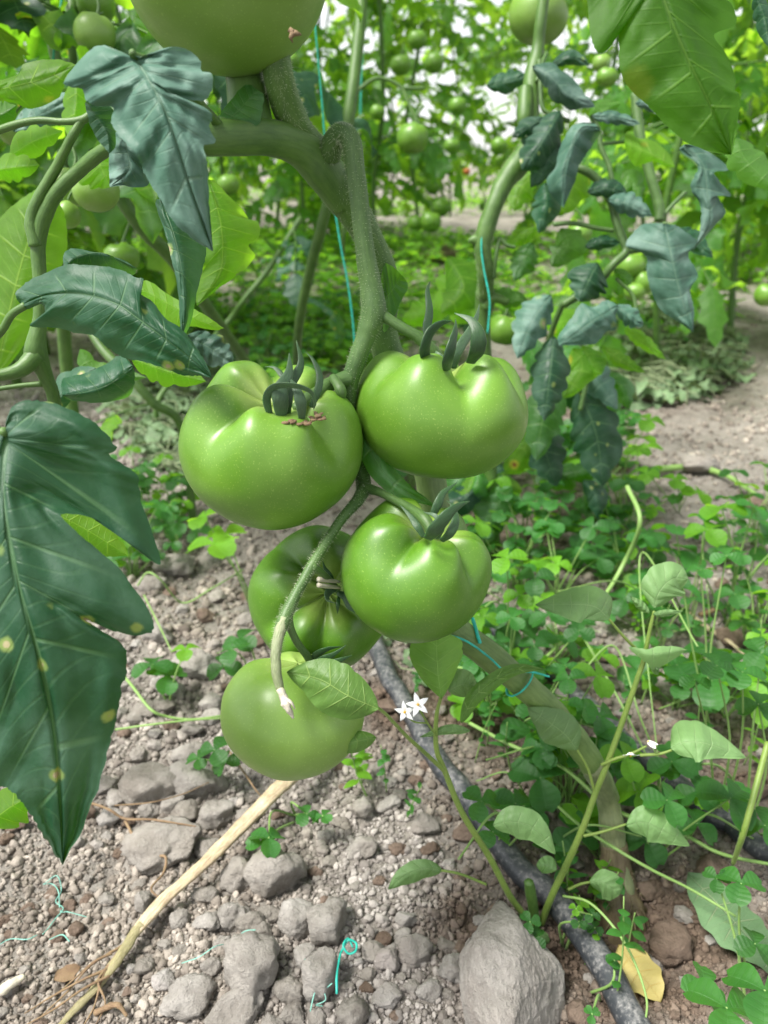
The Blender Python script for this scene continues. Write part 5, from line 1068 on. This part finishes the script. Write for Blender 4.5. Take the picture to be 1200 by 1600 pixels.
# prototypes and their copies
def clover_proto(seed, n, hh, sp, s, light=.2):
    rs = np.random.RandomState(seed); lv = []
    for k in range(n):
        a = rs.uniform(0, 6.28); r = sp * math.sqrt(rs.rand()); lv.append((np.array([math.cos(a) * r, math.sin(a) * r, hh * rs.uniform(.35, 1.1)]), s * rs.uniform(.7, 1.15), 'clover_light' if rs.rand() < light else 'clover'))
    return clover(np.zeros(3), lv, 'clover', rs)
CP = [clover_proto(200 + k, 6 + k % 4, [.09, .12, .07, .10, .13, .06, .11, .08][k], .045 + .01 * (k % 3), .0205 + .003 * (k % 3), .22) for k in range(8)]; cu = [False] * 8
CP2 = [clover_proto(300 + k, 6, .09, .06, .018, .6) for k in range(4)]
PIPEPX = [tuple(p) for p in crom([(590,1050),(630,1110),(680,1190),(735,1270),(790,1345),(845,1410),(900,1490),(960,1570)], 24)] + [tuple(p) for p in crom([(870,1080),(920,1120),(1000,1195),(1080,1260),(1150,1310)], 12)]
regions = [('between the lower right tomato and the right drip pipe', 660, 1010, 860, 1180, 20, 1), ('on the soil below the drooping right plant', 740, 1010, 760, 900, 9, 1), ('along the right edge beyond the nightshade', 1000, 1220, 850, 1130, 11, 1), ('between the stem foot and the right drip pipe', 860, 1220, 1190, 1380, 9, .85),
           ('left of the tomatoes on the stony slope', 190, 420, 700, 960, 9, .9), ('beside the first drip pipe under the tomatoes', 590, 730, 1030, 1290, 8, .9), ('at the foot of the right plant', 640, 960, 700, 790, 16, 1.1), ('behind the left tomato', 300, 560, 560, 690, 14, 1.2)]
nc = 0
for nm, x0, x1, y0, y1, n, sc in regions:
    for k in range(n):
        px, py = rs.uniform(x0, x1), rs.uniform(y0, y1)
        if any((px - a) ** 2 + (py - b) ** 2 < 85 ** 2 for a, b in PIPEPX) and rs.rand() < .93: continue
        q = G(px, py); i = rs.randint(8); src = CP[i]
        lab = near(['sparse', 'leafy', 'low', 'spreading', 'tall', 'low', 'upright', 'broad'][i] + ' green clover', px, py); grp = 'clover plants covering the ground'
        if not cu[i] and py > 860: cu[i] = True; o = src; o['label'] = lab; o['group'] = grp; o.location = tuple(q)
        else: o = dup(src, None, q, None, None, lab, grp)
        o.rotation_euler = (0, 0, rs.uniform(0, 6.28)); o.scale = (sc * rs.uniform(.75, 1.15),) * 3
for i, src in enumerate(CP):
    if not cu[i]: src.location = tuple(G(1150, 1000)); src['label'] = 'green clover at the right among the thin stalks'; src['group'] = 'clover plants covering the ground'
for i, src in enumerate(CP2):
    for k in range(22):
        px, py = (rs.uniform(180, 580), rs.uniform(400, 600)) if rs.rand() < .7 else (rs.uniform(60, 1180), rs.uniform(420, 560))
        q = G(px, py); lab = near('bright green weed tuft behind,', px, py); o = src if k == 0 else dup(src)
        o['label'] = lab; o['group'] = 'weed tufts behind the tomatoes'; o['category'] = 'weed'; o.location = tuple(q); o.rotation_euler = (0, 0, rs.uniform(0, 6.28)); o.scale = (rs.uniform(.9, 1.5),) * 3
# ground cover far behind: uncountable
def cover(N, y0, y1, s, thr, seed, h=.05, xw=1.0):
    rs = np.random.RandomState(seed); mb = MB(); Vl, Tl, Al = [], [], []
    y = y0 * (y1 / y0) ** rs.rand(N); x = (rs.uniform(-1, 1, N) * .62 * (y + .4)) * xw
    dn = -.25 * (x > .35) * (y < 2.3) + .22 * (y > 2.6) + vn(np.stack([x * 1.1, y * 1.1, 0 * x], -1), 21) + .35 * vn(np.stack([x * 5, y * 5, 0 * x], -1), 22); k = dn > thr; x, y = x[k], y[k]; N = len(x)
    z = ground_h(x, y) + rs.uniform(.004, h, N); c = np.stack([x, y, z], 1)
    for j in range(3):
        a = rs.uniform(0, 6.28, N); d = np.stack([np.cos(a), np.sin(a), rs.uniform(-.3, .4, N)], 1); p = np.stack([-np.sin(a), np.cos(a), rs.uniform(-.5, .5, N)], 1)
        ss_ = s * rs.uniform(.6, 1.3, N)[:, None] * (1 + y[:, None] * .06); V = np.stack([c, c + d * ss_ * .5 + p * ss_ * .33, c + d * ss_, c + d * ss_ * .5 - p * ss_ * .33], 1)
        mb.add(V.reshape(-1, 3), np.arange(N * 4).reshape(-1, 4), None, np.tile([[0, 0], [1, .5], [0, 1], [-1, .5]], (N, 1)), np.repeat(rs.rand(N), 4))
    return mb
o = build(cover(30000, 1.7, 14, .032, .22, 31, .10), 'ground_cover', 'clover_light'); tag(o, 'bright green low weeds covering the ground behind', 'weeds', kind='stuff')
def strips(cx, cy, rx, ry, N, seed, L=.06, w_=.004, lift=.02):
    rs = np.random.RandomState(seed); mb = MB()
    for _ in range(N):
        a, r = rs.uniform(0, 6.28), math.sqrt(rs.rand()); q = G(cx + rx * r * math.cos(a), cy + ry * r * math.sin(a)); az = rs.uniform(0, 6.28); l = L * rs.uniform(.4, 1.3); d = np.array([math.cos(az), math.sin(az), 0]); q = q + [0, 0, rs.uniform(.002, lift)]
        if rs.rand() < .5:
            tube(mb, [q - d * l / 2, q + [rs.uniform(-.2, .2) * l, 0, rs.uniform(0, .2) * l], q + d * l / 2], [w_ * .25, w_ * .3, w_ * .15], seg=4, n=5, cap=False, a=rs.rand())
        else:
            V, Q, U = leaflet_geo(l * .6, l * .2, 5, 2, 2, .2, rs.uniform(-.3, .5), rs.uniform(-.6, .8), .5, rs.uniform(0, 6)); mb.add(q + V @ frame(d + [0, 0, rs.uniform(-.2, .4)], (rs.uniform(-.6, .6), rs.uniform(-.6, .6), 1)), Q, None, U, rs.rand())
    return mb
for a, l in [((1010,565,150,70,1100,1,.10,.006,.05), 'heap of cut withered grey-green weeds on the soil at the right'), ((290,650,110,100,800,2,.075,.005,.04), 'pulled wilting weeds strewn left of the left tomato'), ((420,480,150,60,160,3,.1,.006,.03), 'sparse dead weeds on the soil behind the left tomato'), ((740,960,200,120,160,4,.035,.003,.01), 'fine dead plant litter between the clovers')]:
    o = build(strips(*a), 'withered_weeds', 'withered'); tag(o, l, 'weeds', kind='stuff')
# creeping stalks
def runner(pts, r, label, key='stalk_light', name='creeping_stalk'):
    a = [PZ(x, y, z) for x, y, z in pts]; mb = MB(); tube(mb, a, [r, r, r * .7], seg=8, n=len(pts) * 10, bump=.06); o = build(mb, name, key, origin=a[0]); return tag(o, label, 'weed stalk', 'creeping weed stalks')
runner([(730,1128,.03),(800,1165,.04),(880,1200,.05),(960,1265,.05),(1060,1300,.04),(1130,1335,.035),(1230,1355,.03)], .0017, 'thick pale green stalk creeping to the right edge over the right drip pipe')
runner([(840,1230,.03),(900,1285,.04),(960,1325,.05),(1020,1360,.045),(1080,1390,.035),(1150,1432,.03)], .0012, 'thin green stalk arching to the wilted leaf')
runner([(690,1040,.05),(780,1052,.07),(830,1072,.07),(880,1090,.05),(940,1105,.03)], .0013, 'green stalk crossing behind the tied stem')
runner([(185,1048,.03),(205,1070,.035),(235,1108,.03),(262,1120,.02),(300,1124,.015),(350,1118,.01)], .0014, 'looping pale stalk left of the bottom tomato')
runner([(180,1140,.015),(230,1133,.02),(290,1126,.02),(350,1122,.015)], .0010, 'straight thin stalk meeting the looping one')
runner([(215,915,.06),(230,895,.075),(250,905,.07),(285,942,.03),(330,920,.05),(380,890,.05)], .0011, 'arched weed stalk near the edge of the huge leaf')
runner([(225,930,.05),(250,980,.04),(268,1018,.03)], .0009, 'thin stalk dropping to the dark clover')
runner([(880,1400,.03),(920,1410,.04),(960,1450,.04),(990,1500,.03),(1010,1560,.02),(1008,1600,.01)], .0009, 'hair-thin arched stalk over the soil right of the drip pipe')
runner([(900,1060,.09),(960,1010,.1),(1000,1120,.06),(1030,1190,.03)], .0010, 'thin crossing stalk behind the nightshade')
runner([(850,900,.14),(890,960,.08),(960,1080,.06),(1010,1180,.03)], .0012, 'long straight stalk slanting behind the nightshade leaves')
runner([(1200,1160,.12),(1165,1290,.08),(1145,1350,.03)], .0022, 'stout stalk rising at the right edge', 'stalk_night')
runner([(980,760,.16),(1000,815,.14),(975,880,.08),(930,950,.05),(840,1040,.02)], .0026, 'pale thick weed stem rising above the clovers', 'stalk_light')
runner([(1090,1010,.13),(1000,870,.13),(1040,1300,.02)], .0008, 'very thin leaning stalk at the right')

rr_ = np.random.RandomState(12)
for k in range(16):
    x, y = rr_.uniform(800, 1180), rr_.uniform(930, 1330); a = rr_.uniform(-.9, .9) + (math.pi if k % 2 else 0); l = rr_.uniform(90, 200); z0 = rr_.uniform(.02, .10)
    runner([(x, y, .006), (x + math.cos(a) * l * .4, y - abs(math.sin(a)) * l * .3 - 20, z0), (x + math.cos(a) * l, y + math.sin(a) * l * .4, z0 * rr_.uniform(.2, 1.2))], rr_.uniform(.0006, .0011), near('thin trailing weed stalk', x, y))
# nightshade plants
nb = G(838, 1452)
ns1 = thing('nightshade_plant', 'nightshade weed leaning left with white flowers in front of the bottom tomato', 'nightshade', nb, 'flowering nightshade weeds')
def nstem(parent, pts, r, key='stalk_night'):
    mb = MB(); tube(mb, pts, r, seg=9, n=len(pts) * 9, bump=.06); return build(mb, 'stem', key, parent)
nstem(ns1, np.vstack([nb, px3([(800,1405,.545),(765,1340,.525),(722,1270,.505),(695,1205,.49),(682,1170,.482),(682,1120,.476),(690,1085,.472),(694,1060,.47)])]), [.0024,.0023,.0022,.0020,.0018,.0016,.0013,.0010,.0008])
nstem(ns1, px3([(695,1205,.49),(668,1180,.47),(635,1150,.43),(605,1118,.385),(590,1106,.37)]), [.0015,.0013,.0011,.0009,.0008])
nstem(ns1, np.vstack([nb, px3([(830,1400,.55),(826,1378,.545)])]), [.0034, .0040, .0034], 'stem')
def nl(parent, pts, w_, back=False, key='night', **kw):
    return leafpart(parent, key, lambda m: sl(m, pts, w_, nl=3, tooth=.06, peak=kw.pop('peak', .38), nlv=5, dL=kw.pop('dL', .006), dR=kw.pop('dR', .006), back=back, quilt=.0012, nv=40, nu=8, teeth=.3, **kw), label=kw.get('label'))
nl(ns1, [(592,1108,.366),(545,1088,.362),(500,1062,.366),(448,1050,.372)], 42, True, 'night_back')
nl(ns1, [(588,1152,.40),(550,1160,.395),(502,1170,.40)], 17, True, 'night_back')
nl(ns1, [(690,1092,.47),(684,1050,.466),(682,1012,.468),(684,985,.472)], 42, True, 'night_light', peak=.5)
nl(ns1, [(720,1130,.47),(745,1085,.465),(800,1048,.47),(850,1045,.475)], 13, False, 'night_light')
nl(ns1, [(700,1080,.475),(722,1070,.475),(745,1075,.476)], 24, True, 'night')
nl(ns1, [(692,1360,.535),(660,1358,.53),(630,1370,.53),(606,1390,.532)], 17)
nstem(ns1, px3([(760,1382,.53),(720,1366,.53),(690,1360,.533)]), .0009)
nl(ns1, [(770,1290,.50),(800,1284,.495),(835,1295,.496),(868,1335,.50)], 26)
nl(ns1, [(735,1142,.48),(700,1140,.478),(655,1152,.48)], 8, False)
def flower(parent, c, s, n, nn, key='white_flower', closed=0.0):
    z = np.array(nn, float); z /= np.linalg.norm(z); x = np.cross(z, [0.1, .2, 1]); x /= np.linalg.norm(x); y = np.cross(z, x); mb = MB()
    for k in range(n):
        a = k * 2 * math.pi / n; d = x * math.cos(a) + y * math.sin(a); p = np.cross(z, d); t = np.linspace(0, 1, 9)[:, None]; us = np.linspace(-1, 1, 5)[None, :]
        W = s * .20 * np.sin(math.pi * t ** .7) ** .9 + s * .05 * (1 - t); V = c + (s * t * (1 - closed * .7))[..., None] * d + (us * W)[..., None] * p + (s * (closed * t + .12 * np.sin(t * 3) - .05 * np.abs(us)))[..., None] * z
        mb.add(V, gridq(9, 5))
    f = build(mb, 'flower', 'petal', parent)
    mb = MB(); tube(mb, [c, c + z * s * .28, c + z * s * .42], [s * .10, s * .09, s * .03], seg=8, n=8); build(mb, 'anther', 'anther', f); return f
flower(ns1, P(653, 1101, .455), .0075, 5, camdir(.1, .3, 1)); flower(ns1, P(633, 1112, .458), .0068, 5, camdir(-.3, -.1, 1))
nstem(ns1, px3([(682,1150,.478),(668,1130,.468),(655,1108,.457)]), .0006); nstem(ns1, px3([(668,1130,.468),(648,1128,.462),(634,1118,.46)]), .0005)
ns2 = thing('nightshade_plant', 'nightshade weed leaning right with broad pale leaves over the clovers', 'nightshade', nb + [.004, .004, 0], 'flowering nightshade weeds')
nstem(ns2, np.vstack([nb + [.004, .004, 0], px3([(862,1400,.55),(888,1345,.54),(912,1290,.53),(930,1240,.525),(950,1190,.518),(975,1120,.51),(996,1060,.503),(1006,1030,.50),(1015,985,.495),(1022,955,.492)])]), [.0026,.0025,.0024,.0022,.0021,.0020,.0019,.0018,.0016,.0013,.0009])
nl(ns2, [(952,968,.49),(930,948,.486),(890,944,.486),(836,945,.492)], 30, peak=.35, dL=-.006, dR=.03)
nl(ns2, [(1022,950,.492),(1030,925,.49),(1050,905,.492),(1075,905,.496)], 34, peak=.4)
nl(ns2, [(1010,1012,.498),(1025,1045,.494),(1030,1050,.5)], 8)
leafpart(ns2, 'night', lambda m: blade(m, [(982,1012,.495),(1010,1022,.488),(1040,1020,.489),(1074,1015,.495)], [(990,1011),(1010,1014),(1030,1010),(1055,1010)], [(992,1022),(1012,1038),(1022,1046),(1050,1032)], nv=30, nu=8, dL=.004, dR=.008, nl=4))
nl(ns2, [(1048,1170,.505),(1070,1160,.50),(1105,1162,.498),(1166,1184,.505)], 34, peak=.32, dL=.022, dR=-.004)
nl(ns2, [(902,1172,.52),(885,1150,.515),(860,1130,.512),(824,1106,.512)], 30, peak=.4)
nl(ns2, [(978,1290,.525),(1005,1285,.522),(1035,1298,.522),(1078,1322,.528)], 27, peak=.35)
nl(ns2, [(920,1378,.54),(940,1378,.536),(958,1390,.537),(968,1398,.54)], 22, peak=.4)
nl(ns2, [(870,1360,.54),(855,1352,.54),(838,1352,.54)], 15); nl(ns2, [(838,1450,.548),(842,1468,.545),(836,1482,.546)], 16); nl(ns2, [(1020,960,.49),(1040,958,.488),(1068,955,.49)], 6); nl(ns2, [(1015,958,.492),(1000,945,.49),(985,932,.492)], 7)
for pts in [[(930,1240,.525),(918,1200,.522),(902,1172,.52)], [(912,1306,.53),(940,1300,.528),(978,1288,.526)], [(888,1345+45,.545),(905,1382,.542),(922,1378,.54)], [(1000,1180,.51),(1030,1178,.508),(1050,1172,.506)], [(1000,1020,.5),(975,995,.494),(952,968,.49)], [(940,1195,.518),(960,1186,.513),(985,1178,.51),(1010,1166,.51)]]: nstem(ns2, px3(pts), [.0011,.0010,.0008])
flower(ns2, P(985, 1176, .505), .0066, 5, camdir(0, -1, .35), closed=.25); flower(ns2, P(1012, 1158, .505), .0070, 5, camdir(.6, -.4, .1), closed=.9)

# thin upright seedlings
def seedling_proto(seed):
    rs = np.random.RandomState(seed); t = thing('weed_seedling', 'seedling', 'weed', (0, 0, 0)); h = rs.uniform(.05, .10)
    top = np.array([rs.uniform(-.01, .01), rs.uniform(-.01, .01), h]); mb = MB(); c, _, _ = tube(mb, [(0, 0, 0), top * .5 + [.003, 0, 0], top], [.0008, .0006, .0004], seg=5, n=10); build(mb, 'stalk', 'stalk_light', t)
    for k in range(7):
        a = rs.uniform(0, 6.28); V, Q, U = leaflet_geo(rs.uniform(.006, .014), rs.uniform(.002, .004), 6, 2, 0, 0, .4, .2); mb = MB()
        mb.add(c[3 + k] + V @ frame([math.cos(a), math.sin(a), .4]), Q, None, U, rs.rand()); build(mb, 'leaf', 'clover_light' if seed % 2 else 'clover', t)
    return t
SP = [seedling_proto(500 + k) for k in range(4)]; n = 0
for nm, x0, x1, y0, y1, cnt_ in [('beside the upper part of the first drip pipe', 640, 860, 1080, 1280, 9), ('near the yellow leaf', 870, 1020, 1400, 1590, 9), ('between the clovers at the right', 900, 1200, 880, 1200, 18), ('on the gravel below the bottom tomato', 560, 660, 1180, 1280, 4)]:
    for k in range(cnt_):
        px, py = rs.uniform(x0, x1), rs.uniform(y0, y1); q = G(px, py); src = SP[n % 4]; o = src if n < 4 else dup(src); n += 1
        o.location = tuple(q); o.rotation_euler = (rs.uniform(-.2, .2), rs.uniform(-.2, .2), rs.uniform(0, 6.28)); o.scale = (rs.uniform(.7, 1.3),) * 3
        o['label'] = near('thin upright weed seedling', px, py); o['group'] = 'thin weed seedlings'
